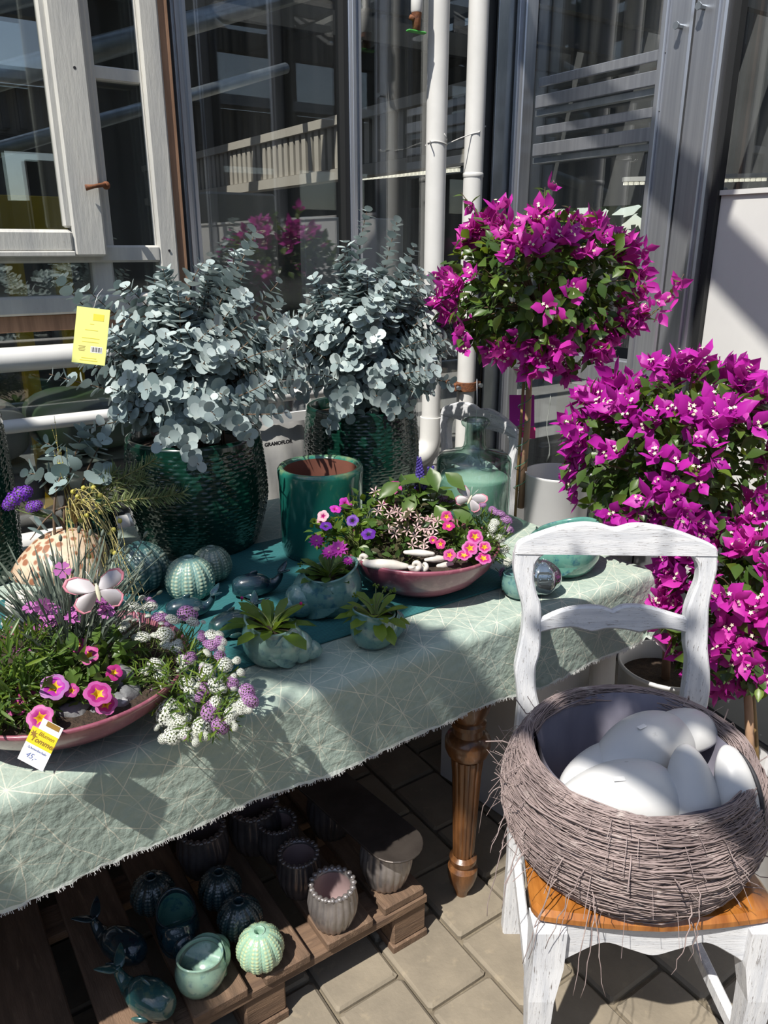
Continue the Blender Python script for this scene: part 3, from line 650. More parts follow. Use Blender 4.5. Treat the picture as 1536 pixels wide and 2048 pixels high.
c = mixc(t, mth('MULTIPLY', tot, .95), c, (.68, .68, .56))
edge = mth('LESS_THAN', sx.outputs[1], YF-.2+.0065); ed2 = mth('GREATER_THAN', sx.outputs[0], XR+.2-.0065); c = mixc(t, mth('MAXIMUM', edge, ed2), c, (.66, .72, .67))
t.links.new(c, b.inputs['Base Color']); b.inputs['Roughness'].default_value = .85; b.inputs['Specular IOR Level'].default_value = .15
wv1 = N(t, 'ShaderNodeTexNoise'); wv1.inputs['Scale'].default_value = 45; wv1.inputs['Detail'].default_value = 8; t.links.new(uv.outputs[0], wv1.inputs['Vector'])
bumpit(t, b, wv1.outputs['Fac'], .8, .006); M['linen'] = m
cl = MB(); cl.uv = []; rr = .024
us = np.concatenate([np.linspace(-1.25, XR, 230), np.linspace(XR+.006, XR+.2, 26)]); vsx = np.concatenate([np.linspace(2.07, YF, 40), np.linspace(YF-.006, YF-.2, 34)])
def drape(r):
    if r < rr*math.pi/2: return rr*math.sin(r/rr), rr*(1-math.cos(r/rr))
    return rr, rr+(r-rr*math.pi/2)
for u in us:
    for v in vsx:
        a = max(0, u-XR); b2 = max(0, YF-v); n0 = noise.noise(Vector((u*6, v*6, 1.3))); n1 = noise.noise(Vector((u*70, v*70, .3)))
        if a == 0 and b2 == 0: p = (u, v, TZ+.001+.0012*(n0+1)+.0004*n1)
        else:
            r = math.hypot(a, b2); fr = .0
            if r > .18: fr = .006*noise.noise(Vector((u*55, v*55, 5)))+.003*noise.noise(Vector((u*160, v*160, 2)))
            out, dn = drape(r+fr); dx, dy = a/r, -b2/r
            wob = dn*(.035*math.sin(u*11+1.2)+.03*math.sin(u*23+.4))*(1 if a == 0 else .3)+.02*dn*n0*2
            cor = (.35*dn if a > 0 and b2 > 0 else 0)
            out = out+wob*.9+cor*min(a, b2)/max(r, 1e-6)*1.0
            p = (min(u, XR)+dx*out+(.002*n1), max(v, YF)+dy*out, TZ+.002-dn*(1 if not(a > 0 and b2 > 0) else .93)+.0005*n1)
        cl.v.append(p); cl.uv.append((u, v))
nv = len(vsx)
for i in range(len(us)-1):
    for j in range(nv-1): cl.f.append((i*nv+j, (i+1)*nv+j, (i+1)*nv+j+1, i*nv+j+1)); cl.m.append(0)
clo = cl.obj('tablecloth', M['linen'], None, fix=False); tag(clo, 'sage green linen tablecloth with pale star lines and frayed hem', 'tablecloth')
# frayed hem threads
th = MB(); rng = random.Random(3)
for i in range(1500):
    k = rng.randrange(len(us)-30); a = Vector(cl.v[k*nv+nv-1]); a2 = Vector(cl.v[(k+1)*nv+nv-1]); p = a.lerp(a2, rng.random())
    q = p+Vector((rng.uniform(-.003, .003), rng.uniform(-.003, .001), -rng.uniform(.002, .006))); th.tube([p+Vector((0, 0, .002)), q], .0004, 3, cap=False)
o = th.obj('frayed_thread', M['white'], clo, False); o['kind'] = 'stuff'
# teal runner
m, t, b, o = nodes('teal_ribbed_weave'); v = coord(t, rnd=False); wv = N(t, 'ShaderNodeTexWave'); wv.bands_direction = 'Y'; wv.inputs['Scale'].default_value = 62; wv.inputs['Distortion'].default_value = .3; wv.inputs['Detail'].default_value = 1
t.links.new(v, wv.inputs['Vector']); c = mixc(t, wv.outputs['Fac'], (.012, .09, .1), (.035, .2, .21)); c = mixc(t, noisefac(t, coord(t, (3, 90, 1)), 6, .45, .65), c, (.02, .13, .14)); t.links.new(c, b.inputs['Base Color'])
b.inputs['Roughness'].default_value = .75; bumpit(t, b, wv.outputs['Fac'], .6, .002); M['runner'] = m
rn = MB(); rn.box((0, 0, 0), (2.3, .56, .004), bev=.001)
o = rn.obj('table_runner', M['runner'], None, False); o.location = (.02, 1.462, TZ+.0055); tag(o, 'teal ribbed woven runner lying along the tablecloth', 'table runner')
TT = TZ+.0035; TR = TZ+.0077          # on the cloth, on the runner

# ================================================================ CERAMICS
M['urch_a'] = glaze('urchin_glaze_dark_teal', (.03, .09, .09), (.05, .12, .12), (.02, .05, .08), 22, .16, 'glaze', (.3, .36, .3))
M['urch_b'] = glaze('urchin_glaze_turquoise', (.13, .27, .25), (.2, .33, .29), (.06, .2, .24), 22, .18, 'glaze', (.5, .55, .38))
M['urch_c'] = glaze('urchin_glaze_grey_green', (.1, .17, .14), (.15, .21, .17), (.06, .14, .16), 22, .18, 'glaze', (.42, .46, .34))
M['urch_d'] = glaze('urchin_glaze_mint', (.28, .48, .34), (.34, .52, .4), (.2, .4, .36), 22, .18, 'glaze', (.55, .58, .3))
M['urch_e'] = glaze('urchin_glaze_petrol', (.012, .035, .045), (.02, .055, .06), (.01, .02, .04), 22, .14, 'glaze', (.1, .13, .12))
M['snail_teal'] = glaze('snail_glaze_teal', (.1, .23, .22), (.16, .3, .27), (.05, .15, .19), 26, .1)
M['snail_pale'] = glaze('snail_glaze_pale', (.26, .4, .35), (.2, .34, .31), (.12, .22, .25), 24, .1)
M['snail_sea'] = glaze('snail_glaze_sea_green', (.08, .25, .21), (.14, .32, .26), (.03, .12, .17), 20, .09)
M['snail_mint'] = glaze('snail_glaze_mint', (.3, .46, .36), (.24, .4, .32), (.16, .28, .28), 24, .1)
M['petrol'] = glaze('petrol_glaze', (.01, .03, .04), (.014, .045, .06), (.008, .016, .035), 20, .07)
M['whale_teal'] = glaze('whale_glaze_teal', (.03, .1, .1), (.02, .07, .08), (.08, .14, .1), 30, .1)
M['in_pale'] = mat('pale_glazed_lining', (.3, .33, .29), (.24, .28, .25), 12, .2, coat=.6)
def urchin_mesh(name, m, seed=0):
    mb = MB(); mb.att = []; nz, na = 64, 150
    prof = [(.0, .0)]
    vs = []; fs = []
    for i in range(nz+1):
        u = i/nz; ph = math.pi*(1-u)*.985+.24*u
        r0 = math.sin(ph)**.85*.5; z0 = (.5-.5*math.cos(math.pi*u*.93))*.86; r0 = max(r0, .1)*(1-.17*u**1.5)
        for j in range(na):
            a = 2*math.pi*j/na; seg = (a*10/(2*math.pi)) % 1; rib = math.cos(2*math.pi*seg); r = r0*(1+.018*rib)
            groove = math.exp(-((seg-.5)/.07)**2); r -= .02*groove*math.sin(math.pi*u)
            col = seg*3.0; row = u*17+ (.5 if int(col) % 2 else 0); du = (col % 1)-.5; dv = (row % 1)-.5
            nod = max(0, 1-(du*du*4.5+dv*dv*4.5)) if .06 < u < .93 and groove < .35 else 0
            big = .6+.4*math.sin(math.pi*u); r += .02*nod*big; mb.att.append(min(1, nod*.9)); vs.append((r*math.cos(a), r*math.sin(a), z0))
    for i in range(nz):
        for j in range(na): fs.append((i*na+j, i*na+(j+1) % na, (i+1)*na+(j+1) % na, (i+1)*na+j))
    fs.append(tuple(range(na-1, -1, -1)))
    mb.add(vs, fs)
    b0 = len(mb.v); zt = vs[-1][2]; ring = []
    lip = [(.125, zt+.012), (.11, zt+.02), (.095, zt+.012), (.085, zt-.06), (.08, zt-.3)]
    for (r, z) in lip:
        for j in range(na): a = 2*math.pi*j/na; ring.append((r*math.cos(a), r*math.sin(a), z)); mb.att.append(0)
    f2 = [(k*na+j, k*na+(j+1) % na, (k+1)*na+(j+1) % na, (k+1)*na+j) for k in range(len(lip)-1) for j in range(na)]
    mb.add(ring, f2); mb.add([], [])
    mb.f += [(nz*na+j, nz*na+(j+1) % na, b0+(j+1) % na, b0+j) for j in range(na)]; mb.m += [0]*na
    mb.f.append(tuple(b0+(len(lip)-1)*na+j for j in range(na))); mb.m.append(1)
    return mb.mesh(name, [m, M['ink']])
def put(name, me, loc, sc, rz, label, cat, group=None):
    o = bpy.data.objects.new(name, me); COL.objects.link(o); o.location = loc; o.scale = sc if hasattr(sc, '__len__') else (sc, sc, sc); o.rotation_euler.z = rz
    return tag(o, label, cat, group)
UM = {k: urchin_mesh('sea_urchin_vase', M['urch_'+k]) for k in 'abcde'}
def base(px, py, z, back): p = at(px, py, z); h = Vector((FW.x, FW.y, 0)).normalized(); return p+h*back
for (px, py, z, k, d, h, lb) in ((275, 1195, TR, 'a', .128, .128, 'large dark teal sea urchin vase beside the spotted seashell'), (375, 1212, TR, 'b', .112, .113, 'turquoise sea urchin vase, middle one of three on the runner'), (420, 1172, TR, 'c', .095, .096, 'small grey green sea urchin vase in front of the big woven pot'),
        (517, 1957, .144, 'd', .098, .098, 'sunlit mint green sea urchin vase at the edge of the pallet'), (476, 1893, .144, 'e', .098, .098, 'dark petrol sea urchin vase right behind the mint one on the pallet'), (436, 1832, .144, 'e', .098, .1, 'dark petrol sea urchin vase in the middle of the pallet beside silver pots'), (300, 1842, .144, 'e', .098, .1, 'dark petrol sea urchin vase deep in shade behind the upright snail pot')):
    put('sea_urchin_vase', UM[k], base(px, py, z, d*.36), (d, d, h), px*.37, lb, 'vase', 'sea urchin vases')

def spiral_shell(name, label, m, loc, S, rz, k=.3, turns=1.5, flip=1, zs=1.0, sx=1.15, h=.9, soil=None, tilt=R(12), group='ceramic snail shell planters', lin='in_pale'):
    t = thing(name, label, 'planter', loc, rz, group); na = 34; nt_ = int(turns*40); rho = 1.22
    def pt(th, ph, sc=1.0):
        g = math.exp(k*th); er = Vector((0, math.cos(th), math.sin(th))); ex = Vector((1, 0, 0)); fl = 1+.10*max(0, 1+th/.9)
        return Vector((-h*g, 0, 0))+er*g+(er*math.cos(ph)+ex*(math.sin(ph)*sx))*(rho*g*sc*fl)
    mb = MB(); vs = []; fs = []
    for i in range(nt_+1):
        th = -turns*2*math.pi*(1-i/nt_)
        for j in range(na): vs.append(pt(th, 2*math.pi*j/na))
    for i in range(nt_):
        for j in range(na): fs.append((i*na+j, i*na+(j+1) % na, (i+1)*na+(j+1) % na, (i+1)*na+j))
    lipn = 5
    for q in range(1, lipn+1):          # rolled lip into the bowl
        a = q/lipn*math.pi
        for j in range(na): p = pt(0, 2*math.pi*j/na, 1-.05*(1-math.cos(a))); p.z += .06*math.sin(a); vs.append(p)
    for q in range(lipn):
        for j in range(na): b0 = (nt_+q)*na; fs.append((b0+j, b0+(j+1) % na, b0+na+(j+1) % na, b0+na+j))
    T = Matrix.Rotation(tilt, 4, 'X'); vs = [T @ p for p in vs]
    zmin = min(p.z for p in vs); fl = zmin+.16
    def fx(p): z = p.z if p.z > fl else fl-(fl-p.z)*.15
    def fin(p):
        p = p.copy()
        if p.z < fl: p.z = fl-(fl-p.z)*.15
        p = (p-Vector((-h*.75, .45, zb0)))*S; p.y *= flip; p.z *= zs; return p
    zb0 = min((p.z if p.z > fl else fl-(fl-p.z)*.15) for p in vs)
    mb.add([fin(p) for p in vs], fs); mb.obj('shell', m, t, fix=False)
    mi = MB(); v2 = []; f2 = []; ni = 12
    for i in range(ni+1):
        th = -1.15*i/ni
        for j in range(na): v2.append(fin(T @ pt(th, 2*math.pi*j/na, .9-.12*i/ni)))
    for i in range(ni):
        for j in range(na): f2.append((i*na+j, (i+1)*na+j, (i+1)*na+(j+1) % na, i*na+(j+1) % na))
    f2.append(tuple(ni*na+j for j in range(na))); mi.add(v2, f2); mi.obj('lining', M[lin], t, fix=False)
    mouth = fin(T @ pt(-.32, 0, 0)); rad = rho*S*.8
    if soil:
        ms = MB(); ms.add([fin(T @ pt(-.32, 2*math.pi*j/na, .86)) for j in range(na)]+[mouth+Vector((0, 0, .004))], [(j, (j+1) % na, na) for j in range(na)]); ms.obj('soil', M['soil'], t, fix=False)
    return t, mouth, rad
def snail(label, m, loc, S, rz, zs=1.0, soil=None, lin='in_pale', tip=1.0):
    """rounded pot with a slanting egg-shaped mouth and three shrinking whorls towards local +x"""
    t = thing('snail_planter', label, 'planter', loc, rz, 'ceramic snail shell planters'); n = 56
    def warp(p):
        x, y, z = p.x, p.y, p.z
        if x < 0: x *= 1.14
        u = max(0, z-.35); z += .17*u*(-x)+.05*u*math.cos(2*math.atan2(y, x)); return Vector((x*S, y*S*.96, z*S*zs))
    def shell(mb, prof):
        mb.lathe(prof, n); mb.v = [tuple(warp(Vector(v))) for v in mb.v]; return mb
    shell(MB(), [(0, 0), (.5, 0), (.66, .03), (.84, .2), (.97, .45), (1.0, .66), (.97, .86), (.89, 1.05), (.86, 1.14), (.89, 1.2), (.885, 1.24), (.84, 1.25), (.8, 1.21), (.79, 1.12)]).obj('body', m, t)
    shell(MB(), [(.79, 1.12), (.86, .9), (.88, .66), (.78, .35), (.5, .16), (0, .14)]).obj('lining', M[lin], t)
    for k, (c, r, a) in enumerate((((.66, .0, .6), (.66, .78, .64), 18), ((1.13, .1, .47), (.44, .56, .48), 26), ((1.45, .17, .38), (.3*tip, .32, .3), 34))):
        mb = MB(); rot = Matrix.Rotation(R(a), 3, 'Z') @ Matrix.Rotation(R(14), 3, 'Y')
        mb.ellipsoid(Vector(c)*S, (r[0]*S, r[1]*S, r[2]*S), 36, 22, rot=rot, fn=lambda q: Vector((q.x, q.y*(1-.18*q.x), q.z*(1-.18*q.x))))
        def out(x, y, z):
            q = math.hypot(x, y)/S; g = .93/q if 0 < q < .93 else 1
            return (x*g, y*g, max(.0, z*zs))
        mb.v = [out(*p) for p in mb.v]; mb.obj('whorl', m, t)
    mouth = warp(Vector((0, 0, 1.0)))
    if soil:
        ms = MB(); ms.add([warp(Vector((.83*math.cos(2*math.pi*j/n), .83*math.sin(2*math.pi*j/n), 1.0))) for j in range(n)]+[warp(Vector((0, 0, 1.04)))], [(j, (j+1) % n, n) for j in range(n)]); ms.obj('soil', M['soil'], t, fix=False)
    return t, mouth, S*.8
S1 = snail('large teal snail shell planter with pink flowers on the runner', M['snail_teal'], base(655, 1252, TR, .07), .062, R(168), 1.25, 1)
S2 = snail('pale teal snail shell planter with pointed spire, nearest on the cloth', M['snail_pale'], base(538, 1352, TT, .055), .05, R(-42), 1.3, 1, tip=1.5)
S3 = snail('small teal snail shell planter with drooping rosette at the cloth front', M['snail_teal'], base(750, 1312, TT, .05), .046, R(5), 1.25, 1)
S4 = snail('large empty sea green snail shell bowl behind the white chair back', M['snail_sea'], base(1140, 1168, TT, .075), .076, R(158), 1.15, lin='snail_sea')
S5 = snail('small teal snail shell pot at the chair stile beside the mirrored ball', M['snail_teal'], base(1042, 1207, TT, .045), .04, R(70), 1.1)
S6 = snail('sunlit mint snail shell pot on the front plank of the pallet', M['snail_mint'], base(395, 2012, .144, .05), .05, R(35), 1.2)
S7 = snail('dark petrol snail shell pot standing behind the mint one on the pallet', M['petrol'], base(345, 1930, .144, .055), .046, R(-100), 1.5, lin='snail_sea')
# mirrored glass ball
mb = MB(); mb.ellipsoid((0, 0, .041), (.043, .043, .041), 40, 24, fn=lambda p: p*(1+.03*math.cos(7*math.atan2(p.y, p.x))*math.sin(math.acos(max(-1, min(1, p.z))))))
o = mb.obj('mirrored_ball', M['mirror']); o.location = base(1088, 1203, TT, .04); tag(o, 'silver mirrored glass ball seen through the white chair back', 'glass ball')
# whales
def whale(label, m, loc, L, rz, curl=1.0):
    t = thing('ceramic_whale', label, 'figurine', loc, rz, 'ceramic whales')
    sp = [(-.62, .3, .10), (-.58, .3, .2), (-.4, .31, .3), (-.12, .32, .34), (.15, .3, .3), (.38, .28, .2), (.55, .36, .125), (.66, .5, .09), (.7, .64, .07)]
    fine = []; rad = []
    P = [Vector((x, 0, z)) for x, z, r in sp]; Rr = [r for *_, r in sp]
    for i in range(len(P)-1):
        for q in range(4):
            s = q/4; p0, p1, p2, p3 = P[max(i-1, 0)], P[i], P[i+1], P[min(i+2, len(P)-1)]
            fine.append(.5*((2*p1)+(p2-p0)*s+(2*p0-5*p1+4*p2-p3)*s*s+(3*p1-p0-3*p2+p3)*s**3)); rad.append(Rr[i]*(1-s)+Rr[i+1]*s)
    fine.append(P[-1]); rad.append(Rr[-1]); mb = MB(); mb.tube([p*L for p in fine], [r*L for r in rad], 22); mb.v = [(x, y, max(z, .0)) for x, y, z in mb.v]
    body = mb.obj('body', m, t)
    for s in (-1, 1):
        f = MB(); rot = Matrix.Rotation(s*R(52), 3, 'Z') @ Matrix.Rotation(R(-25), 3, 'Y')
        f.ellipsoid(Vector((.78, s*.17, .7))*L, (.24*L, .1*L, .035*L), 14, 8, rot=rot, fn=lambda p: Vector((p.x, p.y*(1-.5*p.x), p.z))); f.obj('fluke', m, t)
        f = MB(); f.ellipsoid(Vector((-.15, s*.33, .14))*L, (.17*L, .04*L, .07*L), 12, 8, rot=Matrix.Rotation(s*R(20), 3, 'Z')); f.obj('fin', m, t)
    f = MB(); f.ellipsoid(Vector((-.05, 0, .66))*L, (.12*L, .03*L, .08*L), 12, 8, fn=lambda p: Vector((p.x+.5*max(p.z, 0), p.y, p.z))); f.obj('back_fin', m, t)
    for s in (-1, 1): f = MB(); f.ellipsoid(Vector((-.5, s*.2, .36))*L, (.025*L,)*3, 8, 6); f.obj('eye', M['ink'], body)
for (px, py, z, L, rz, m, lb) in ((508, 1203, TR, .082, -20, 'petrol', 'glossy black ceramic whale between the small vase and the large snail planter'), (462, 1282, TR, .08, 10, 'whale_teal', 'mottled teal ceramic whale behind the nearest snail planter'), (372, 1250, TR, .075, -15, 'petrol', 'dark ceramic whale partly hidden behind the white alyssum'),
        (285, 2045, .144, .1, 118, 'whale_teal', 'teal ceramic whale with raised tail on the nearest pallet plank'), (232, 1935, .144, .1, 118, 'petrol', 'black ceramic whale with raised tail deep in the table shade')):
    whale(lb, M[m], base(px, py, z, .03), L, R(rz))
# ribbed silver pots
def ribpot(label, loc, D, Hh, lid=False, rz=0, m='silver'):
    t = thing('ribbed_pot', label, 'pot', loc, rz, 'ribbed silver pots'); n = 20*8; r = D/2
    def fn(q, z, a, i): return q*(1-.055*(1-abs(math.cos(a*10+.25*math.sin(z*60))))**1.0*(1 if i > 1 else 0)) if i < 14 else q
    pr = [(.0, 0), (r*.62, 0), (r*.74, .004)]+[(r*(.74+.26*math.sin(math.pi*.5*min(1, u*1.7))-.16*max(0, u-.55)**1.3*2), .004+(Hh-.012)*u) for u in [i/12 for i in range(1, 13)]]
    mb = MB(); mb.lathe(pr, n, fn=fn); top = pr[-1][0]; mb.lathe([(top, pr[-1][1]), (top*.97, Hh-.003), (top*.84, Hh-.004), (top*.8, Hh-.012)], n); body = mb.obj('body', M[m], t)
    mi = MB(); mi.lathe([(top*.8, Hh-.012), (r*.84, Hh*.6), (r*.78, Hh*.25), (r*.6, .01), (0, .009)], 48); mi.obj('lining', M['silver_in'], t)
    be = MB()
    be.ellipsoid((0, 0, 0), (.105*r, .13*r, .09*r), 8, 6); bme = be.mesh('bead', M[m])
    for k in range(20):
        a = 2*math.pi*(k+.0)/20; place('bead', bme, body, Matrix.Translation((top*.93*math.cos(a), top*.93*math.sin(a), Hh-.004)) @ Matrix.Rotation(a+math.pi/2, 4, 'Z'))
    return t
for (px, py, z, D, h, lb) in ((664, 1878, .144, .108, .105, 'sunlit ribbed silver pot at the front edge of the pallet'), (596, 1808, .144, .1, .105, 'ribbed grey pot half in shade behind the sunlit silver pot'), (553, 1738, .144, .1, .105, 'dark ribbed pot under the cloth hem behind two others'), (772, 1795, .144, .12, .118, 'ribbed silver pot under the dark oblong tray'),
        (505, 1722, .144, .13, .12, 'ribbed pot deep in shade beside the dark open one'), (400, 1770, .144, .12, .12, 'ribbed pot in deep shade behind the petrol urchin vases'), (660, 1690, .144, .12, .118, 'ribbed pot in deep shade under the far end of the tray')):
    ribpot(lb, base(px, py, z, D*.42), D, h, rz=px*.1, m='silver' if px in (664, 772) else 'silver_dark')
tr = MB(); c = base(772, 1795, .144, .05); c2 = base(660, 1690, .144, .05)
dirv = (c2-c); dirv.z = 0; Lt = dirv.length; dirv.normalize(); sd = Vector((dirv.y, -dirv.x, 0))
pol = [(.062*math.cos(a), -.03-.062*math.sin(a)*1.0) for a in [math.pi*i/12 for i in range(13)]]+[(-.062, .34), (-.05, .36), (.05, .36), (.062, .34)]
tr.prism(pol, sd, dirv, (0, 0, 1), (c.x, c.y, .268), .006, bev=.0015)
single(tr, 'oblong_tray', mat('dark_slate_metal', (.06, .05, .045), (.1, .085, .075), 12, .35, .5), 'dark rounded oblong tray lying across two ribbed pots', 'tray')
# pallet
pl = thing('wooden_pallet', 'weathered wooden pallet on the paving under the table', 'pallet', (.24, 1.07, 0)); rng = random.Random(7)
for i in range(9):
    wd = .112+rng.uniform(-.012, .012); x = .6-.056-i*.147
    mb = MB(); mb.box((x+rng.uniform(-.006, .006), .4+rng.uniform(-.006, .01), .133+rng.uniform(-.001, .0015)), (wd, .8, .022), bev=.003); mb.obj('plank', M['pallet'], pl, False)
for y in (.045, .4, .755): MB().box((0, y, .111), (1.2, .09, .021), bev=.002).obj('cross_board', M['pallet_x'], pl, False)
for x in (.555, .2, -.2, -.55):
    for y in (.05, .4, .75): MB().box((x, y, .061), (.09, .09, .078), bev=.004).obj('block', M['pallet_x'], pl, False)
for x in (.555, .2, -.2, -.55): MB().box((x, .4, .0115), (.095, .8, .021), bev=.002).obj('bottom_board', M['pallet'], pl, False)

# ================================================================ LARGE POTS
m, t, b, o = nodes('teal_reactive_glaze'); g = N(t, 'ShaderNodeTexCoord'); s3 = N(t, 'ShaderNodeSeparateXYZ'); t.links.new(g.outputs['Object'], s3.inputs[0])
r = N(t, 'ShaderNodeValToRGB'); r.color_ramp.elements[0].position = 0; r.color_ramp.elements[0].color = (.005, .045, .042, 1); r.color_ramp.elements[1].position = 1; r.color_ramp.elements[1].color = (.2, .27, .12, 1)
e = r.color_ramp.elements.new(.45); e.color = (.008, .1, .085, 1); e = r.color_ramp.elements.new(.93); e.color = (.015, .15, .11, 1)
nz = noisefac(t, coord(t, (7, 7, 1)), 5, .2, .8); mp = N(t, 'ShaderNodeMath', operation='MULTIPLY_ADD'); mp.inputs[1].default_value = 4.0; t.links.new(s3.outputs[2], mp.inputs[0])
mm = N(t, 'ShaderNodeMath', operation='MULTIPLY'); mm.inputs[1].default_value = .12; t.links.new(nz, mm.inputs[0]); t.links.new(mm.outputs[0], mp.inputs[2]); t.links.new(mp.outputs[0], r.inputs[0]); t.links.new(r.outputs[0], b.inputs['Base Color'])
b.inputs['Roughness'].default_value = .2; b.inputs['Coat Weight'].default_value = .8; b.inputs['Coat Roughness'].default_value = .05; M['teal_pot'] = m
cp = base(640, 1126, TR, .085); t = thing('cylinder_pot', 'empty teal glazed cylinder pot with reddish lining on the runner', 'pot', cp)
MB().lathe([(0, 0), (.09, 0), (.098, .004), (.102, .02), (.104, .19), (.106, .212), (.105, .222), (.1, .226), (.092, .224), (.089, .218)], 72).obj('body', M['teal_pot'], t)
MB().lathe([(.089, .218), (.088, .15), (.086, .02), (0, .02)], 56).obj('lining', M['terracotta'], t)
def weavepot(name, label, loc, r, h, bell=.06, taper=.82, soil=True):
    t = thing(name, label, 'pot', loc, 0, 'dark green woven-relief pots'); nu, nv2 = 360, 150; mb = MB()
    rows = max(8, int(h/.0095)); cols = 60
    def rad(v): return r*(taper+(1-taper)*min(1, v*2.2)**.7+bell*math.sin(math.pi*v)-.03*v)
    def f(u, v):
        R0 = rad(v); row = int(v*rows); fr = (v*rows) % 1; cu = u*cols+(.5 if row % 2 else 0); fc = cu % 1; k = int(cu)
        rise = math.sin(math.pi*fr)**.6*(.35+.65*max(0, math.sin(math.pi*fc))**.5) if (k+row) % 2 == 0 else .25*math.sin(math.pi*fr)
        if v > .955 or v < .02: rise = .6
        q = R0+.0026*rise; a = 2*math.pi*u; return Vector((q*math.cos(a), q*math.sin(a), v*h))
    mb.grid(f, nu, nv2); rt_ = rad(1)
    mb.lathe([(rt_+.0025, h), (rt_, h+.006), (rt_-.008, h+.008), (rt_-.014, h+.003), (rt_-.016, h*.85)], 96); mb.lathe([(0, .0), (rad(0), .0)], 96); mb.obj('body', M['tile_green'], t)
    if soil: MB().lathe([(rt_-.014, h*.9), (.06, h*.93), (0, h*.94)], 40).obj('soil', M['soil'], t)
    else: MB().lathe([(rt_-.015, h*.99), (rt_-.02, h*.4), (0, h*.2)], 40).obj('lining', M['ink'], t)
    return t
LP = at(-42, 1150, TZ+.0045); POT1, POT2 = Vector((.665, 1.845, TZ+.0045)), Vector((1.235, 1.955, TZ+.0045))
weavepot('woven_pot', 'big dark green woven-relief pot of the nearer eucalyptus', POT1, .17, .285)
weavepot('woven_pot', 'big dark green woven-relief pot of the eucalyptus further back', POT2, .168, .28)
weavepot('woven_pot', 'tall dark green woven-relief pot cut by the picture edge', LP, .105, .375, .03, .9, False)
weavepot('woven_pot', 'small dark green pot behind the spotted seashell', Vector((.4, 1.9, TZ+.0045)), .06, .13, .03, .85, False)
# pink bowls
def bowl(label, loc, r, h):
    t = thing('pink_bowl', label, 'bowl', loc, 0, 'shallow pink planted bowls')
    MB().lathe([(0, 0), (r*.42, 0), (r*.5, .004), (r*.72, h*.28), (r*.9, h*.62), (r*.985, h*.93), (r, h), (r*.985, h+.004), (r*.965, h), (r*.93, h*.85)], 80).obj('body', M['pink_glaze'], t)
    MB().lathe([(r*.945, h*.88), (r*.5, h*.95), (0, h)], 48).obj('soil', M['soil'], t); return t
BR = at(842, 1085, TR+.1); BR.z = TR; BL = at(130, 1331, TR+.085); BL.z = TR
bowl('pink bowl planted with mixed flowers, shells and driftwood beside the cylinder pot', BR, .178, .1)
bowl('dusty pink bowl with petunias, grey stones and price tag at the table front', BL, .2, .085)
# green glass flagon
gj = base(950, 1092, TT, .09); t = thing('glass_flagon', 'wide shouldered green glass flagon behind the planted bowl', 'bottle', gj)
R2 = .098
MB().lathe([(0, .012), (R2*.8, .006), (R2*.97, .012), (R2, .03), (R2, .2), (R2*.985, .212), (R2*.9, .222), (R2*.4, .235), (.03, .245), (.027, .26), (.027, .295), (.036, .302), (.038, .31), (.034, .316), (.024, .312), (.022, .25), (R2*.38, .229), (R2*.88, .216), (R2*.96, .205), (R2*.96, .03), (R2*.7, .018), (0, .02)], 64).obj('glass', M['bottle'], t)
MB().lathe([(0, .022), (R2*.9, .022), (R2*.94, .03), (R2*.94, .16), (R2*.9, .165), (0, .163)], 48).obj('filling', M['candle'], t)
MB().tube([(0, 0, .3), (.002, 0, .36), (.0, .002, .42)], .0012, 5).obj('wire', M['steel'], t)
# ================================================================ CHAIR (frontal, white, French style)
CHX, CHY = Vector((RT.x, RT.y, 0)), Vector((FW.x, FW.y, 0)).normalized()
CHO = CHX*.452+CHY*1.372; CHR = math.atan2(CHX.y, CHX.x)
ch = thing('white_chair', 'white distressed wooden chair with amber seat holding the twig nest', 'chair', CHO, CHR, 'white French chairs')
bxl = Vector((0, .1, .995)).normalized(); bx = CHY*bxl.y+Vector((0, 0, bxl.z)); nrm = CHX.cross(bx).normalized(); ORG = CHO+Vector((0, 0, .46))
def chp(qx, qy):                        # outline point in the plane of the backrest
    px, py = 960+qx/2.667, 1020+qy/2.667; d = ray(px, py); k = (ORG-CAM).dot(nrm)/d.dot(nrm); p = CAM+d*k-ORG; return (p.dot(CHX), p.dot(bx))
def sym(l):                             # average with the mirrored other side
    return l
nl = Vector((0, bxl.z, -bxl.y))         # local thickness direction, away from the viewer
def part(name, poly, m='chair', t=.024, off=0, bev=.004):
    mb = MB(); mb.prism(poly, (1, 0, 0), bxl, nl, Vector((0, 0, .46))+nl*off, t, bev=bev); return mb.obj(name, M[m], ch, False)
def curve(pts, n=6):                    # smooth an outline
    out = []
    for i in range(len(pts)-1):
        p0, p1, p2, p3 = [Vector(pts[max(0, min(len(pts)-1, i+k))]) for k in (-1, 0, 1, 2)]
        for q in range(n):
            s = q/n; v = .5*((2*p1)+(p2-p0)*s+(2*p0-5*p1+4*p2-p3)*s*s+(3*p1-p0-3*p2+p3)*s**3); out.append((v.x, v.y))
    return out+[tuple(pts[-1])]
up = curve([chp(*q) for q in ((186, 240), (196, 196), (225, 165), (330, 122), (450, 86), (560, 72), (650, 80), (728, 100), (810, 80), (900, 80), (1040, 108), (1150, 147), (1240, 185), (1266, 210), (1272, 250))], 5)
lo = curve([chp(*q) for q in ((1135, 250), (1110, 222), (1040, 205), (940, 212), (870, 234))], 5)[:-1]+curve([chp(*q) for q in ((870, 234), (820, 221), (735, 229), (680, 216), (600, 238))], 5)[:-1]+curve([chp(*q) for q in ((600, 238), (560, 226), (480, 210), (390, 214), (335, 245))], 5)
part('top_rail', up+lo, off=-.002)
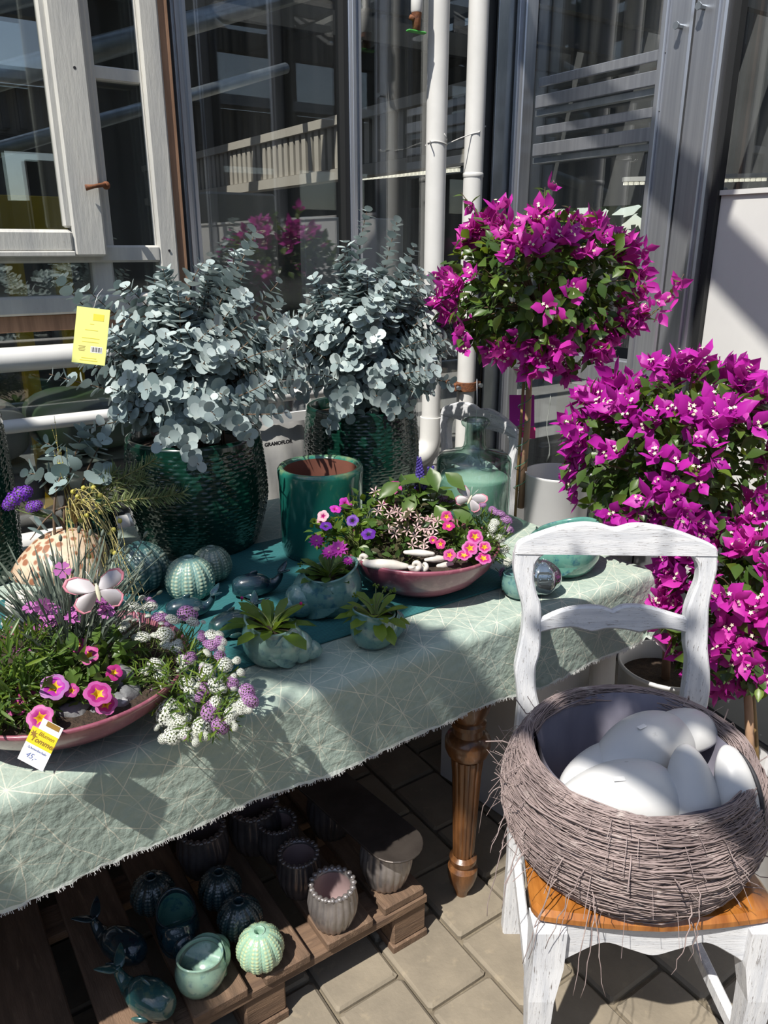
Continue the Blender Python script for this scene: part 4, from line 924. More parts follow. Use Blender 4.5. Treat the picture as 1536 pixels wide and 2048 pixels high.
mu = curve([chp(*q) for q in ((320, 592), (420, 545), (520, 521), (640, 519), (712, 541))], 5)[:-1]+curve([chp(*q) for q in ((712, 541), (780, 513), (900, 519), (1010, 550), (1125, 585))], 5)
ml = curve([chp(*q) for q in ((1125, 668), (1020, 642), (940, 641), (852, 660))], 5)[:-1]+curve([chp(*q) for q in ((852, 660), (770, 643), (680, 639), (595, 655), (500, 633), (400, 641), (320, 660))], 5)
part('middle_rail', mu+ml, t=.018, off=.002)
def below(q, z): x, s = chp(*q); return x
lo_l = [chp(*q) for q in ((186, 235), (184, 330), (205, 430), (232, 540), (226, 660), (203, 780), (190, 860), (200, 960), (206, 1045))]
li_l = [chp(*q) for q in ((320, 1050), (301, 960), (299, 850), (318, 780), (326, 700), (326, 520), (306, 450), (290, 370), (300, 290), (337, 243))]
lo_r = [chp(*q) for q in ((1272, 245), (1268, 330), (1245, 420), (1226, 520), (1222, 640), (1219, 740), (1230, 860), (1231, 960), (1218, 1050))]
li_r = [chp(*q) for q in ((1082, 1050), (1104, 900), (1111, 800), (1100, 720), (1104, 560), (1130, 470), (1166, 380), (1168, 300), (1133, 248))]
part('stile', curve(lo_l)+[(-.18, -.03), (-.13, -.03)]+curve(li_l), 'chair_v', .03)
part('stile', curve(lo_r)+[(.18, -.03), (.13, -.03)]+curve(li_r), 'chair_v', .03)
for s in (-1, 1):
    mb = MB(); mb.prism([(s*.182, .44), (s*.176, .2), (s*.178, 0), (s*.132, 0), (s*.136, .2), (s*.135, .44)], (1, 0, 0), (0, 0, 1), (0, 1, 0), (0, -.012, 0), .034, bev=.004); mb.obj('leg', M['chair_v'], ch, False)
# seat plate
se = [(-.178, .012), (.178, .012)]+curve([(.18, .0), (.192, -.2), (.205, -.345), (.2, -.38), (.17, -.395), (.0, -.412), (-.17, -.395), (-.2, -.38), (-.205, -.345), (-.192, -.2), (-.18, 0)], 4)
mb = MB(); mb.prism(se, (1, 0, 0), (0, 1, 0), (0, 0, 1), (0, 0, .44), .026, bev=.008); mb.obj('seat', M['seat'], ch, False)
ap = [(-.185, .44), (.185, .44), (.185, .385)]+curve([(.15, .36), (.13, .375), (.085, .4), (.04, .385), (0, .372), (-.04, .385), (-.085, .4), (-.13, .375), (-.15, .36)], 5)+[(-.185, .385)]
mb = MB(); mb.prism(ap, (1, 0, 0), (0, 0, 1), (0, 1, 0), (0, -.392, 0), .022, bev=.003); mb.obj('apron', M['chair'], ch, False)
for s in (-1, 1):
    MB().box((s*.177, -.19, .41), (.02, .36, .06), bev=.003).obj('side_apron', M['chair'], ch, False)
    mb = MB(); sp = [((s*.178), -.378, .435, .027), (s*.178, -.38, .36, .026), (s*.186, -.388, .29, .022), (s*.184, -.386, .15, .017), (s*.178, -.39, .04, .014), (s*.182, -.4, .0, .017)]
    vs = []; fs = []
    for x, y, z, r in sp: vs += [(x-r, y-r, z), (x+r, y-r, z), (x+r, y+r, z), (x-r, y+r, z)]
    for k in range(len(sp)-1):
        for j in range(4): fs.append((k*4+j, k*4+(j+1) % 4, k*4+4+(j+1) % 4, k*4+4+j))
    fs += [(3, 2, 1, 0), tuple(len(sp)*4-4+j for j in range(4))]
    mb.add(vs, fs); mb.obj('leg', M['chair_v'], ch, False)
    mb = MB(); mb.beam((s*.155, .005, .2), (s*.18, -.386, .17), .018, .03, bev=.003); mb.obj('side_stretcher', M['chair_v'], ch, False)
MB().beam((-.165, -.17, .185), (.165, -.17, .185), .02, .03, bev=.003).obj('cross_stretcher', M['chair'], ch, False)
MB().beam((-.14, .003, .455), (.14, .003, .455), .02, .05, bev=.004).obj('rear_rail', M['chair'], ch, False)
ch2 = copy_tree(ch); ch2.location = (1.61, 1.92, .02); ch2.rotation_euler = (0, 0, R(-92)); ch2['label'] = 'white distressed chair behind the green glass flagon'
# ================================================================ TWIG NEST
NL = Vector((-.006, -.222, .468)); NO = CHO+CHX*NL.x+CHY*NL.y; NO.z = .4665
ne = thing('twig_nest', 'round mauve grey twig nest basket standing on the white chair', 'basket', NO)
rng = random.Random(21)
def wall(s):                            # outer cross-section from foot (0) over the rim (.85) to the inside (1)
    if s < .85: u = s/.85; return .168+.052*math.sin(math.pi*(.12+.72*u))+.004*u, .006+.186*u
    u = (s-.85)/.15; a = u*math.pi; return .19+.008*math.cos(a), .192+.009*math.sin(a)-.02*max(0, u-.5)
ms_ind = []; allm = []
def twig(i):
    a0 = rng.uniform(0, 2*math.pi); arc = rng.uniform(.8, 2.4); s0 = rng.random()**.9; ds = rng.uniform(-.05, .05) if rng.random() < .75 else rng.uniform(-.2, .2); n = 13; pts = []
    lay = rng.uniform(-.010, .008)*(1 if s0 < .8 else .35); w1, w2 = rng.uniform(0, 6), rng.uniform(0, 6)
    for k in range(n):
        q = k/(n-1); s = min(1, max(0.0, s0+ds*(q-.5)+.03*math.sin(w1+q*7))); r, z = wall(s); a = a0+arc*q; r += lay+.004*math.sin(w2+q*9)
        ov = 1+.02*math.cos(a*2)
        pts.append(Vector((r*ov*math.cos(a), r*ov*math.sin(a), max(.004, z+.004*math.sin(w1*2+q*6)))))
    if rng.random() < .05:              # a loose end standing off
        e = pts[-1]; d = Vector((e.x, e.y, 0)).normalized(); pts += [e+d*.02+Vector((0, 0, rng.uniform(-.02, .015))), e+d*rng.uniform(.03, .055)+Vector((0, 0, rng.uniform(-.06, .03)))]
    r = rng.uniform(.0005, .0011) if rng.random() < .8 else rng.uniform(.0013, .0021); mb = MB(); mb.tube(pts, [r*(.6+.4*math.sin(math.pi*min(1, .15+i2/len(pts)*.85))) for i2 in range(len(pts))], 4, cap=False); return mb
big = MB()
for i in range(3600):
    mb = twig(i)
    if i < 270: mb.obj('twig', M['twig'], ne)
    else: big.add(mb.v, mb.f)
o = big.obj('twig_mass', M['twig'], ne, fix=False); o['kind'] = 'stuff'
for i in range(14):                     # long strays hanging down over the seat
    a = rng.choice([math.atan2(-CHY.y, -CHY.x), math.atan2(-CHX.y, -CHX.x)-.0])+rng.uniform(-.95, .95); r, z = wall(rng.uniform(.1, .6)); d = Vector((math.cos(a), math.sin(a), 0)); s = Vector((-d.y, d.x, 0))*rng.uniform(-.06, .06)
    L = rng.uniform(.05, .2); p0 = d*r+Vector((0, 0, z)); pts = bez(p0, p0+d*.03+s*.3, p0+d*.045+s*.6+Vector((0, 0, -L*.5)), p0+d*(.04+rng.uniform(0, .03))+s+Vector((0, 0, -L)), 10)
    pts = [p+rv(rng, .0025) for p in pts]; MB().tube(pts, [.0014-.0008*k/10 for k in range(11)], 4).obj('stray_twig', M['twig'], ne)
core = MB(); core.lathe([(.15, .002)]+[(wall(s/10*.85)[0]-.012, wall(s/10*.85)[1]) for s in range(0, 11)]+[(.187, .194), (.189, .17), (.173, .03), (.0, .016)], 60); core.obj('woven_core', M['twig'], ne)
li = MB(); rr2 = random.Random(2)
li.grid(lambda u, v: Vector(((.177-.02*v+.004*math.sin(u*44)+.004*math.sin(u*25.13+v*6))*math.cos(u*2*math.pi), (.177-.02*v+.004*math.sin(u*44)+.004*math.sin(u*25.13+v*6))*math.sin(u*2*math.pi), .196+.008*math.sin(u*18.85)*(1-v)-.17*v)), 110, 10)
li.obj('plastic_liner', M['liner'], ne, fix=False)
# white ceramic shells in the nest
def cer(px, py, z, ax, rotz, tilt, roll, label, taper=.3, cut=False):
    p = at(px, py, z); t = thing('ceramic_shell', label, 'ceramic shell', p, 0, 'white ceramic shells in the nest')
    rot = Matrix.Rotation(CHR+R(rotz), 3, 'Z') @ Matrix.Rotation(R(tilt), 3, 'Y') @ Matrix.Rotation(R(roll), 3, 'X')
    mb = MB()
    def f(q):
        y = q.y*(1-taper*q.x); zz = q.z*(1-taper*.6*q.x)
        if zz < 0: zz *= .45
        return Vector((q.x, y, zz))
    mb.ellipsoid((0, 0, 0), ax, 40, 26, rot=rot, fn=f); mb.obj('body', M['white_ceramic'], t)
    if cut:
        mb = MB(); pts = [rot @ Vector((ax[0]*.95*math.cos(a), -ax[1]*.16-ax[1]*.1*math.sin(a), ax[2]*1.0*math.sin(a)*1.01)) for a in [R(25)+i*R(135)/14 for i in range(15)]]; mb.tube(pts, [.001+.0035*math.sin(math.pi*i/14) for i in range(15)], 6); mb.obj('slit', M['ink'], t)
    elif ax[0] > .1:
        mb = MB(); mb.box(rot @ Vector((.2*ax[0], .0, ax[2]*.985)), (.02, .008, .001), rot=rot); mb.obj('label_remnant', M['white'], t, False)
cer(1240, 1597, .635, (.112, .062, .06), 190, -5, -20, 'white ceramic shell lying lengthwise at the front of the nest')
cer(1205, 1545, .635, (.1, .046, .048), 212, -4, 0, 'small white ceramic shell between the front one and the liner', .25)
cer(1285, 1503, .648, (.124, .064, .062), 216, -5, -5, 'largest white ceramic shell in the middle of the nest', .2)
cer(1348, 1480, .64, (.1, .05, .05), 212, -4, 10, 'white ceramic shell at the rear of the nest')
cer(1383, 1600, .636, (.09, .045, .044), 95, -58, 0, 'ivory ceramic shell standing upright between front and edge ones', .15)
cer(1468, 1595, .636, (.085, .042, .042), 100, -60, 20, 'slit white ceramic shell standing at the side edge of the nest', .12, True)
# ================================================================ WHITE POTS AND BOXES BY THE SIDE WALL
def whitepot(label, loc, r, h, m='white_pot', soil=True):
    t = thing('plant_pot', label, 'pot', loc, 0, 'white plant pots')
    MB().lathe([(0, 0), (r*.86, 0), (r*.88, .005), (r, h-.012), (r*1.03, h-.01), (r*1.03, h), (r*.98, h), (r*.97, h*.85)], 56).obj('body', M[m], t)
    if soil: MB().lathe([(r*.97, h*.86), (0, h*.88)], 40).obj('soil', M['soil'], t)
    return t
B1 = Vector((1.73, 1.6, .60)); pz = MB(); pz.box((B1.x, B1.y, .3), (.26, .26, .6), bev=.006)
single(pz, 'white_plinth', 'white_panel', 'square white plinth under the trained bougainvillea pot', 'plinth')
t = thing('plant_pot', 'tall white pot of the trained bougainvillea on the plinth', 'pot', B1, 0, 'white plant pots')
MB().lathe([(0, 0), (.092, 0), (.094, .005), (.1, .235), (.103, .24), (.1, .243), (.096, .24), (.093, .02), (0, .02)], 56).obj('body', M['white_pot'], t)
MB().lathe([(.09, .12), (0, .125)], 40).obj('soil', M['soil'], t)
B2 = Vector((1.72, 1.13, 0)); whitepot('white pot with soil of the broad bougainvillea behind the chair', B2, .13, .4)
B3 = at(1505, 1560, .28); B3.z = 0; whitepot('white pot of the low bougainvillea at the picture edge', B3, .1, .3)
t = thing('grey_planter_box', 'grey rectangular planter box behind the chair seat', 'planter box', (1.83, .86, 0), R(-10))
MB().box((0, 0, .17), (.3, .2, .34), bev=.006).obj('body', M['white_pot'], t, False); MB().box((0, 0, .343), (.31, .21, .016), bev=.003).obj('rim', M['dark_steel'], t, False)
t = thing('white_planter', 'white square planter under the tablecloth corner', 'planter box', (1.4, 1.38, 0), R(8))
MB().box((0, 0, .22), (.34, .3, .44), bev=.01).obj('body', M['white_pot'], t, False); MB().box((0, 0, .444), (.3, .26, .01)).obj('soil', M['soil'], t, False)
mb = MB(); mb.tube([(1.47, 1.13, 0), (1.5, 1.17, .3), (1.51, 1.19, .53)], [.034, .034, .033], 22); mb.tube([(1.51, 1.19, .53), (1.511, 1.191, .531)], [.033, .012], 22)
single(mb, 'fleece_roll', 'pipe', 'white rolled fleece leaning under the tablecloth corner', 'fleece roll', True, angle=40)
# ================================================================ LEAF AND FLOWER SHAPES
Z3 = Vector((0, 0, 1))
def poly_leaf(name, m, outline, fold=.12, cup=0.0, droop=0.0):
    """outline: half widths along the length; two halves folded along the midrib"""
    mb = MB(); n = len(outline); vs = []; fs = []
    for i, (y, w_) in enumerate(outline):
        zc = -droop*y*y; vs += [(-w_, y, zc+fold*w_+cup*w_*w_), (0, y, zc), (w_, y, zc+fold*w_+cup*w_*w_)]
    for i in range(n-1):
        a = i*3; fs += [(a, a+1, a+4, a+3), (a+1, a+2, a+5, a+4)]
    mb.add(vs, fs); return tmpl(mb, name, m)
mb = MB(); vs = [(0, .52, -.06)]+[(.5*math.cos(a)*(1+.0), .5+.52*math.sin(a), .03*math.cos(2*a)) for a in [2*math.pi*i/10-math.pi/2 for i in range(10)]]; mb.add(vs, [(0, 1+i, 1+(i+1) % 10) for i in range(10)])
T_EUC = tmpl(mb, 'leaf', M['euc']); T_EUCP = tmpl(mb, 'leaf', M['euc_pale'])
OV = [(0, .01), (.12, .1), (.35, .26), (.55, .27), (.78, .14), (1, .0)]
T_OV = poly_leaf('leaf', M['green_leaf'], OV, .35, 0, .12); T_OVD = poly_leaf('leaf', M['dark_leaf'], OV, .35, 0, .12); T_OVY = poly_leaf('leaf', M['yellow_green'], OV, .35, 0, .15); T_BRZ = poly_leaf('leaf', M['bronze_leaf'], OV, .3, 0, .1)
SP = [(0, .02), (.2, .055), (.5, .07), (.8, .05), (1, 0)]
T_NAR = poly_leaf('leaf', M['green_leaf'], SP, .3, 0, .1); T_NARY = poly_leaf('leaf', M['yellow_green'], SP, .3, 0, .1); T_NARG = poly_leaf('leaf', M['grey_leaf'], [(0, .02), (.5, .03), (1, 0)], .3); T_ROS = poly_leaf('needle', M['rosemary'], [(0, .04), (.5, .06), (1, .02)], .3)
SPA = [(0, .05), (.3, .08), (.6, .17), (.85, .16), (1, .0)]
T_SPA = poly_leaf('leaf', M['yellow_green'], SPA, .25, 0, .35); T_SPAD = poly_leaf('leaf', M['green_leaf'], SPA, .25, 0, .3)
def bract_mesh(name, m):
    mb = MB()
    for k in range(3):
        a = 2*math.pi*k/3; e = Vector((math.cos(a), 0, math.sin(a))); s = Vector((-math.sin(a), 0, math.cos(a))); Y = Vector((0, 1, 0))
        pts = [e*.04, e*.3+Y*.2+s*.36, e*.24+Y*.28, e*.3+Y*.2-s*.36, e*.58+Y*.46+s*.42, e*.46+Y*.52, e*.58+Y*.46-s*.42, e*.8+Y*.68+s*.2, e*.7+Y*.74, e*.8+Y*.68-s*.2, e*1.04+Y*.92]
        mb.add(pts, [(0, 1, 2), (0, 2, 3), (1, 4, 5, 2), (2, 5, 6, 3), (4, 7, 8, 5), (5, 8, 9, 6), (7, 10, 8), (8, 10, 9)], 0)
    for k in range(2):
        a = 2.2+k*2.4; c = Vector((.16*math.cos(a), .62+.1*k, .16*math.sin(a))); mb.tube([(0, .1, 0), c], .035, 4, 0, False)
        st = [c+Vector((.15*math.cos(b_)*(1 if i % 2 else .5), .02, .15*math.sin(b_)*(1 if i % 2 else .5))) for i, b_ in enumerate([2*math.pi*i/10 for i in range(10)])]
        mb.add(st+[c], [(i, (i+1) % 10, 10) for i in range(10)], 1)
    return tmpl(mb, name, [m, M['cream']])
T_BR = bract_mesh('blossom', M['bract']); T_BRP = bract_mesh('blossom', M['bract_pink'])
def trumpet(name, inner, petal, rim, lobes=5):
    mb = MB(); n = lobes*4; rings = [(.0, -.45), (.16, -.2), (.4, -.03), (.72, .04), (1, .0)]; vs = []; fs = []
    for k, (r, z) in enumerate(rings):
        for j in range(n):
            a = 2*math.pi*j/n; q = r
            if k == 2: q = r*(1.3 if j % 4 == 0 else .7)
            if k >= 3: q = r*(.84+.16*abs(math.sin(a*lobes/2+math.pi/2))**.7)
            vs.append((q*math.cos(a), q*math.sin(a), z-(.05*math.cos(a*lobes) if k == 4 else 0)))
    mb.v = vs
    for k in range(4):
        for j in range(n):
            mb.f.append((k*n+j, k*n+(j+1) % n, (k+1)*n+(j+1) % n, (k+1)*n+j)); mb.m.append(0 if k < 2 else (1 if k == 2 else 2))
    mb.tube([(0, 0, -.4), (0, -.15, -1.0)], .1, 5, 1, False); return tmpl(mb, name, [inner, petal, rim])
T_CAL = trumpet('blossom', M['petal_yellow'], M['petal_pink'], M['petal_rim']); T_CALR = trumpet('blossom', M['petal_yellow'], M['petal_pink'], M['petal_pink']); T_CALV = trumpet('blossom', M['petal_yellow'], M['petal_magenta'], M['petal_violet'])
T_CALP = trumpet('blossom', M['ink'], M['petal_purple'], M['petal_purple']); T_CALM = trumpet('blossom', M['petal_pink'], M['petal_magenta'], M['petal_magenta']); T_CALL = trumpet('blossom', M['petal_pink'], M['petal_light'], M['petal_light']); T_CALK = trumpet('blossom', M['ink'], M['petal_pink'], M['petal_pink'])
def rayflower(name, petal, eye, n=12, w_=.2, notch=0):
    mb = MB()
    for L, zz in ((1, .0), (.75, .12)):
        for j in range(n):
            a = 2*math.pi*(j+(.5 if zz else 0))/n; e = Vector((math.cos(a), math.sin(a), 0)); s = Vector((-e.y, e.x, 0)); mb.add([e*.1, e*L*.6+s*w_+Z3*(.1+zz), e*L*(1-notch)+Z3*(.08+zz), e*L*.6-s*w_+Z3*(.1+zz)], [(0, 1, 2, 3)], 0)
    mb.ellipsoid((0, 0, .1), (.14, .14, .1), 8, 5, 1); mb.tube([(0, 0, .05), (0, 0, -.35)], [.13, .06], 6, 2, False); return tmpl(mb, name, [petal, eye, M['green_leaf']])
T_LEW = rayflower('blossom', M['petal_magenta'], M['petal_light'], 11, .17)
def dian(name, m):
    mb = MB()
    for j in range(5):
        a = 2*math.pi*j/5; e = Vector((math.cos(a), math.sin(a), 0)); s = Vector((-e.y, e.x, 0)); mb.add([e*.06, e*.7+s*.42+Z3*.12, e*1.0+s*.28+Z3*.02, e*.92+Z3*.1, e*1.02-s*.26+Z3*.03, e*.7-s*.42+Z3*.12], [(0, 1, 2, 3), (0, 3, 4, 5)], 0)
    mb.tube([(0, 0, 0), (0, 0, -1.0)], [.14, .09], 6, 1, False); return tmpl(mb, name, [m, M['grey_leaf']])
T_DIA = dian('blossom', M['dianthus'])
def cluster(name, m, n=80):
    mb = MB(); mb.ellipsoid((0, 0, .05), (.74, .74, .7), 9, 7, 1); g = math.pi*(3-5**.5)
    for i in range(n):
        z = 1-(i+.5)/n*1.25; r = math.sqrt(max(0, 1-z*z)); d = Vector((r*math.cos(g*i), r*math.sin(g*i), z)); u = d.orthogonal().normalized(); v = d.cross(u); c = d*(.9+.14*((i*7) % 5)/5)
        ang = i*1.3; ring = []
        for k in range(8): q = .2*(1 if k % 2 == 0 else .55); ring.append(c+(u*math.cos(ang+k*math.pi/4)+v*math.sin(ang+k*math.pi/4))*q)
        mb.add(ring, [tuple(range(8))], 0)
    mb.tube([(0, 0, .5), (0, 0, -1.2)], .06, 4, 1, False); return tmpl(mb, name, [m, M['stem']])
T_ALW = cluster('flower_cluster', M['alyssum_white']); T_ALP = cluster('flower_cluster', M['alyssum_purple']); T_STA = cluster('flower_cluster', M['statice'], 60)
mb = MB()
for j in range(6):
    a = 2*math.pi*j/6; e = Vector((math.cos(a), math.sin(a), 0)); s = Vector((-e.y, e.x, 0)); mb.add([e*.05, e*.55+s*.13+Z3*.1, e*1.0+Z3*.05, e*.55-s*.13+Z3*.1], [(0, 1, 2, 3)])
T_STAR = tmpl(mb, 'star_leaf', M['star_pink'])
def face(p, sc, rng, spread=.35, upw=.45, out=None):     # matrix of a flower turned to the light and the viewer
    n = (CAM-Vector(p)).normalized()*.75+Z3*upw+rv(rng, spread)
    if out is not None: n += out*.5
    n.normalize(); y = Matrix.Rotation(rng.uniform(0, 6.28), 3, n) @ n.orthogonal(); return frame(p, y, n, sc)

# ================================================================ EUCALYPTUS
def eucalyptus(label, base_p, tips, r0, seed, leaf=T_EUC, name='eucalyptus', grow=.03, lsz=(.026, .042), start=.3):
    t = thing(name, label, 'plant', base_p, 0); rng = random.Random(seed); ms = []; stems = MB()
    for tip in tips:
        tip = Vector(tip)-Vector(base_p); b0 = Vector((rng.uniform(-.06, .06), rng.uniform(-.06, .06), 0)); L = (tip-b0).length
        hz = Vector((tip.x, tip.y, 0)); c1 = b0+Vector((0, 0, max(.12, tip.z*.55)))+hz*.12; c2 = b0.lerp(tip, .72)+Vector((0, 0, .04))+rv(rng, .03)
        pts = bez(b0, c1, c2, tip, 14); stems.tube(pts, [.0035-.0026*i/14 for i in range(15)], 5, cap=False)
        nn = int(L*(1-start)/.0168); ph = rng.uniform(0, 3)
        for k in range(nn):
            q = start+(1-start)*(k+.5)/nn; f = q*14; i = min(13, int(f)); p = pts[i].lerp(pts[i+1], f-i); d = (pts[i+1]-pts[i]).normalized(); o0 = d.orthogonal().normalized()
            sz = (lsz[1]-(lsz[1]-lsz[0])*((q-start)/(1-start))**1.6)*rng.uniform(.75, 1.15); a = ph+k*1.57+rng.uniform(-.3, .3)
            for s in (0, math.pi):
                y = Matrix.Rotation(a+s, 3, d) @ o0; y = (y+d*.35+rv(rng, .25)).normalized(); ms.append(frame(p, y, d+Z3*.3+rv(rng, .35), sz*rng.uniform(.85, 1.1)))
    stems.obj('stem', M['brown_stem'], t, fix=False); scatter('leaf', leaf, ms, t); return t
def tips_of(outer, n, cx, cy, rx, ry, dep, seed, dspread=.13):
    rng = random.Random(seed); out = [atd(px, py, dep+dd) for (px, py, dd) in outer]
    while len(out) < n+len(outer):
        a, b_ = rng.uniform(-1, 1), rng.uniform(-1, 1)
        if a*a+b_*b_ > 1: continue
        rr_ = math.sqrt(1-a*a-b_*b_); out.append(atd(cx+a*rx, cy+b_*ry, dep-rng.uniform(-.8, 1)*dspread*rr_*1.3))
    return out
E1 = POT1+Vector((0, 0, .262)); E2 = POT2+Vector((0, 0, .258))
eucalyptus('silvery eucalyptus bush with round leaves and a yellow tag, nearer one', E1, tips_of([(112, 548, 0), (170, 575, -.05), (98, 748, 0), (165, 860, -.08), (250, 570, 0), (330, 540, 0), (420, 545, .02), (470, 500, 0), (512, 460, 0), (560, 560, .05), (590, 640, .05), (575, 825, -.12), (500, 880, -.18), (398, 930, -.24), (320, 890, -.2), (235, 830, -.12), (205, 680, -.06), (430, 830, -.22), (290, 780, -.2), (540, 760, -.1)], 125, 385, 705, 235, 185, 1.84, 5), 0, 31, lsz=(.024, .038))
eucalyptus('silvery eucalyptus bush with round leaves before the upright pipes', E2, tips_of([(735, 418, 0), (795, 440, .02), (830, 490, 0), (690, 480, 0), (672, 530, 0), (870, 548, .0), (915, 655, 0), (905, 770, -.05), (645, 570, 0), (610, 615, 0), (575, 690, 0), (600, 790, -.1), (690, 820, -.18), (790, 830, -.18), (860, 740, -.1), (760, 540, 0), (655, 860, -.22)], 125, 745, 675, 185, 175, 2.2, 8), 0, 32, lsz=(.025, .04))
# plant tag on the eucalyptus
p = atd(182, 672, 1.62); t = thing('plant_tag', 'lime yellow plant tag with barcode hanging on the nearer eucalyptus', 'plant tag', p)
ydir = (UP*1.0+RT*.10).normalized(); nd = (-FW+RT*.1).normalized(); t.matrix_basis = frame(p, ydir, nd)
w2, h2 = .068, .118
mb = MB(); mb.box((0, 0, 0), (w2, h2, .0008)); card = mb.obj('card', M['tag_lime'], t, False)
for i, (y, ww) in enumerate(((.025, .008), (.012, .026), (-.005, .036), (-.013, .034), (-.047, .03), (-.052, .036))): MB().box((.0, y, .0006), (ww, .0011, .0004)).obj('printed_line', M['tag_yellow'], card, False)
MB().box((.012, .04, .0006), (.022, .014, .0004)).obj('printed_spot', M['tag_yellow'], card, False); MB().box((.014, -.028, .0006), (.024, .013, .0004)).obj('barcode_field', M['white'], card, False)
for i in range(11): MB().box((.004+i*.002, -.028, .0009), (.0006+.0005*(i*7 % 3), .010, .0003)).obj('barcode_bar', M['ink'], card, False)
for i in range(4): MB().box((-.016, -.023-i*.003, .0006), (.014-.002*(i % 2), .0009, .0004)).obj('printed_line', M['brown_ink'], card, False)
MB().tube([(0, h2/2, 0), (.002, h2/2+.03, -.01), (.006, h2/2+.05, -.03)], .0005, 4).obj('string', M['white'], t)

# ================================================================ BOUGAINVILLEAS
def crown(label, root, trunkpts, rtr, C, rad, nleaf, nclus, seed, bloom, sprigs, bsz=.05, lsz=.05, blossom=T_BR, leaf=T_OVD, shell=.3, stake=None):
    t = thing('bougainvillea', label, 'plant', root, 0, 'flowering bougainvilleas'); root = Vector(root); rng = random.Random(seed); C = Vector(C)-root; st = MB()
    tp = [Vector(p)-root for p in trunkpts]; MB().tube(tp, [rtr*(1-.25*i/(len(tp)-1)) for i in range(len(tp))], 10).obj('trunk', M['bark'], t)
    if stake: mb = MB(); mb.tube([Vector(p)-root for p in stake], .006, 8); mb.obj('stake', M['bamboo'], t)
    lm_, bm_ = [], []
    lump = lambda d: 1+.16*noise.noise(d*2.1+Vector((seed, 0, 0)))+.08*noise.noise(d*4.5+Vector((0, seed, 0)))
    dens = lambda d: noise.noise(d*2.6+Vector((0, 0, seed*1.7)))
    for i in range(46):
        d = rv(rng).normalized(); e = C+Vector((d.x*rad[0], d.y*rad[1], d.z*rad[2]))*rng.uniform(.75, .98); st.tube(bez(tp[-1], tp[-1].lerp(C, .5), C.lerp(e, .5)+rv(rng, .03), e, 8), [.005-.004*k/8 for k in range(9)], 4, cap=False)
    for i in range(nleaf):
        d = rv(rng).normalized(); q = rng.uniform(shell, 1.0)**.7*lump(d); p = C+Vector((d.x*rad[0], d.y*rad[1], d.z*rad[2]))*q; lm_.append(frame(p, d*.8+rv(rng, .9)-Z3*.25, d+Z3*.6+rv(rng, .5), lsz*rng.uniform(.65, 1.2)))
    n = 0; guard = 0
    while n < nclus and guard < 9000:
        guard += 1; d = rv(rng).normalized(); a = d.dot(RT); b_ = d.dot(UP); f = -d.dot(FW)
        if f < -.35 or rng.random() > bloom(a, b_)+dens(d)*.9: continue
        n += 1; p = C+Vector((d.x*rad[0], d.y*rad[1], d.z*rad[2]))*rng.uniform(.86, 1.04)*lump(d)
        for k in range(rng.choice((2, 3, 3, 4))):
            q = p+rv(rng, .022); ax = (d*1.0+rv(rng, .7)+Z3*.15).normalized(); bm_.append(frame(q, ax, rv(rng), bsz*rng.uniform(.75, 1.12)))
    for (pts, nb, nlf) in sprigs:
        pts = [Vector(p)-root for p in pts]; cv = bez(pts[0], pts[1], pts[2], pts[3], 12); st.tube(cv, [.003-.002*k/12 for k in range(13)], 4, cap=False)
        for k in range(nlf): q = .15+.85*(k+.5)/nlf; p = cv[min(12, int(q*12))]; dd = (cv[min(12, int(q*12)+1)]-cv[max(0, int(q*12)-1)]).normalized(); lm_.append(frame(p, dd*.4+rv(rng, .8), Z3+rv(rng, .4), lsz*rng.uniform(.6, 1)*(1.1-.3*q)))
        for k in range(nb): q = rng.uniform(.45, 1); p = cv[min(12, int(q*12))]+rv(rng, .02); bm_.append(frame(p, rv(rng)+Z3*.2-FW*.4, rv(rng), bsz*rng.uniform(.65, 1)))
    st.obj('branch', M['brown_stem'], t, fix=False); rng.shuffle(lm_); n1, n2 = int(len(lm_)*.5), int(len(lm_)*.85)
    scatter('leaf', T_OVD, lm_[:n1], t, 120); scatter('leaf', T_OV, lm_[n1:n2], t, 120); scatter('leaf', T_OVY, lm_[n2:], t, 60); scatter('blossom', blossom, bm_, t); return t
C1 = atd(1075, 580, 2.2); tr0 = atd(1043, 985, 2.42); tr0.z = B1.z+.12; tp1 = [tr0, tr0.lerp(C1, .35)+Vector((.005, -.01, 0)), tr0.lerp(C1, .75), C1-Vector((0, 0, .12))]
tp1 = [tr0, Vector((tr0.x+.004, tr0.y-.004, 1.0)), Vector((tr0.x+.002, tr0.y, 1.15)), Vector((tr0.x+.01, tr0.y-.02, 1.32))]
def bl1(a, b_):
    if b_ > .15: return .9 if a > -.55 else .35
    if a > .55: return .5
    if a < -.7: return .9 if b_ > -.35 else .3
    if b_ < -.5 and -.45 < a < .5: return .55
    return .08
crown('bougainvillea trained to a round head on a bare stem before the glass', tr0, tp1, .011, C1, (.27, .27, .22), 1700, 105, 41, bl1,
      [([atd(1210, 660, 2.15), atd(1260, 660, 2.12), atd(1320, 640, 2.1), atd(1368, 548, 2.1)], 7, 16), ([atd(985, 470, 2.2), atd(960, 430, 2.2), atd(940, 410, 2.2), atd(922, 385, 2.2)], 1, 12), ([atd(1090, 450, 2.2), atd(1090, 420, 2.2), atd(1088, 400, 2.2), atd(1090, 374, 2.2)], 1, 7),
       ([atd(1060, 680, 2.08), atd(1055, 700, 2.07), atd(1065, 730, 2.07), atd(1055, 775, 2.08)], 12, 6), ([atd(1085, 680, 2.08), atd(1110, 700, 2.07), atd(1110, 730, 2.07), atd(1090, 760, 2.08)], 8, 8), ([atd(930, 620, 2.1), atd(915, 640, 2.1), atd(920, 670, 2.1), atd(925, 700, 2.1)], 3, 6)], .036, .046, T_BRP)
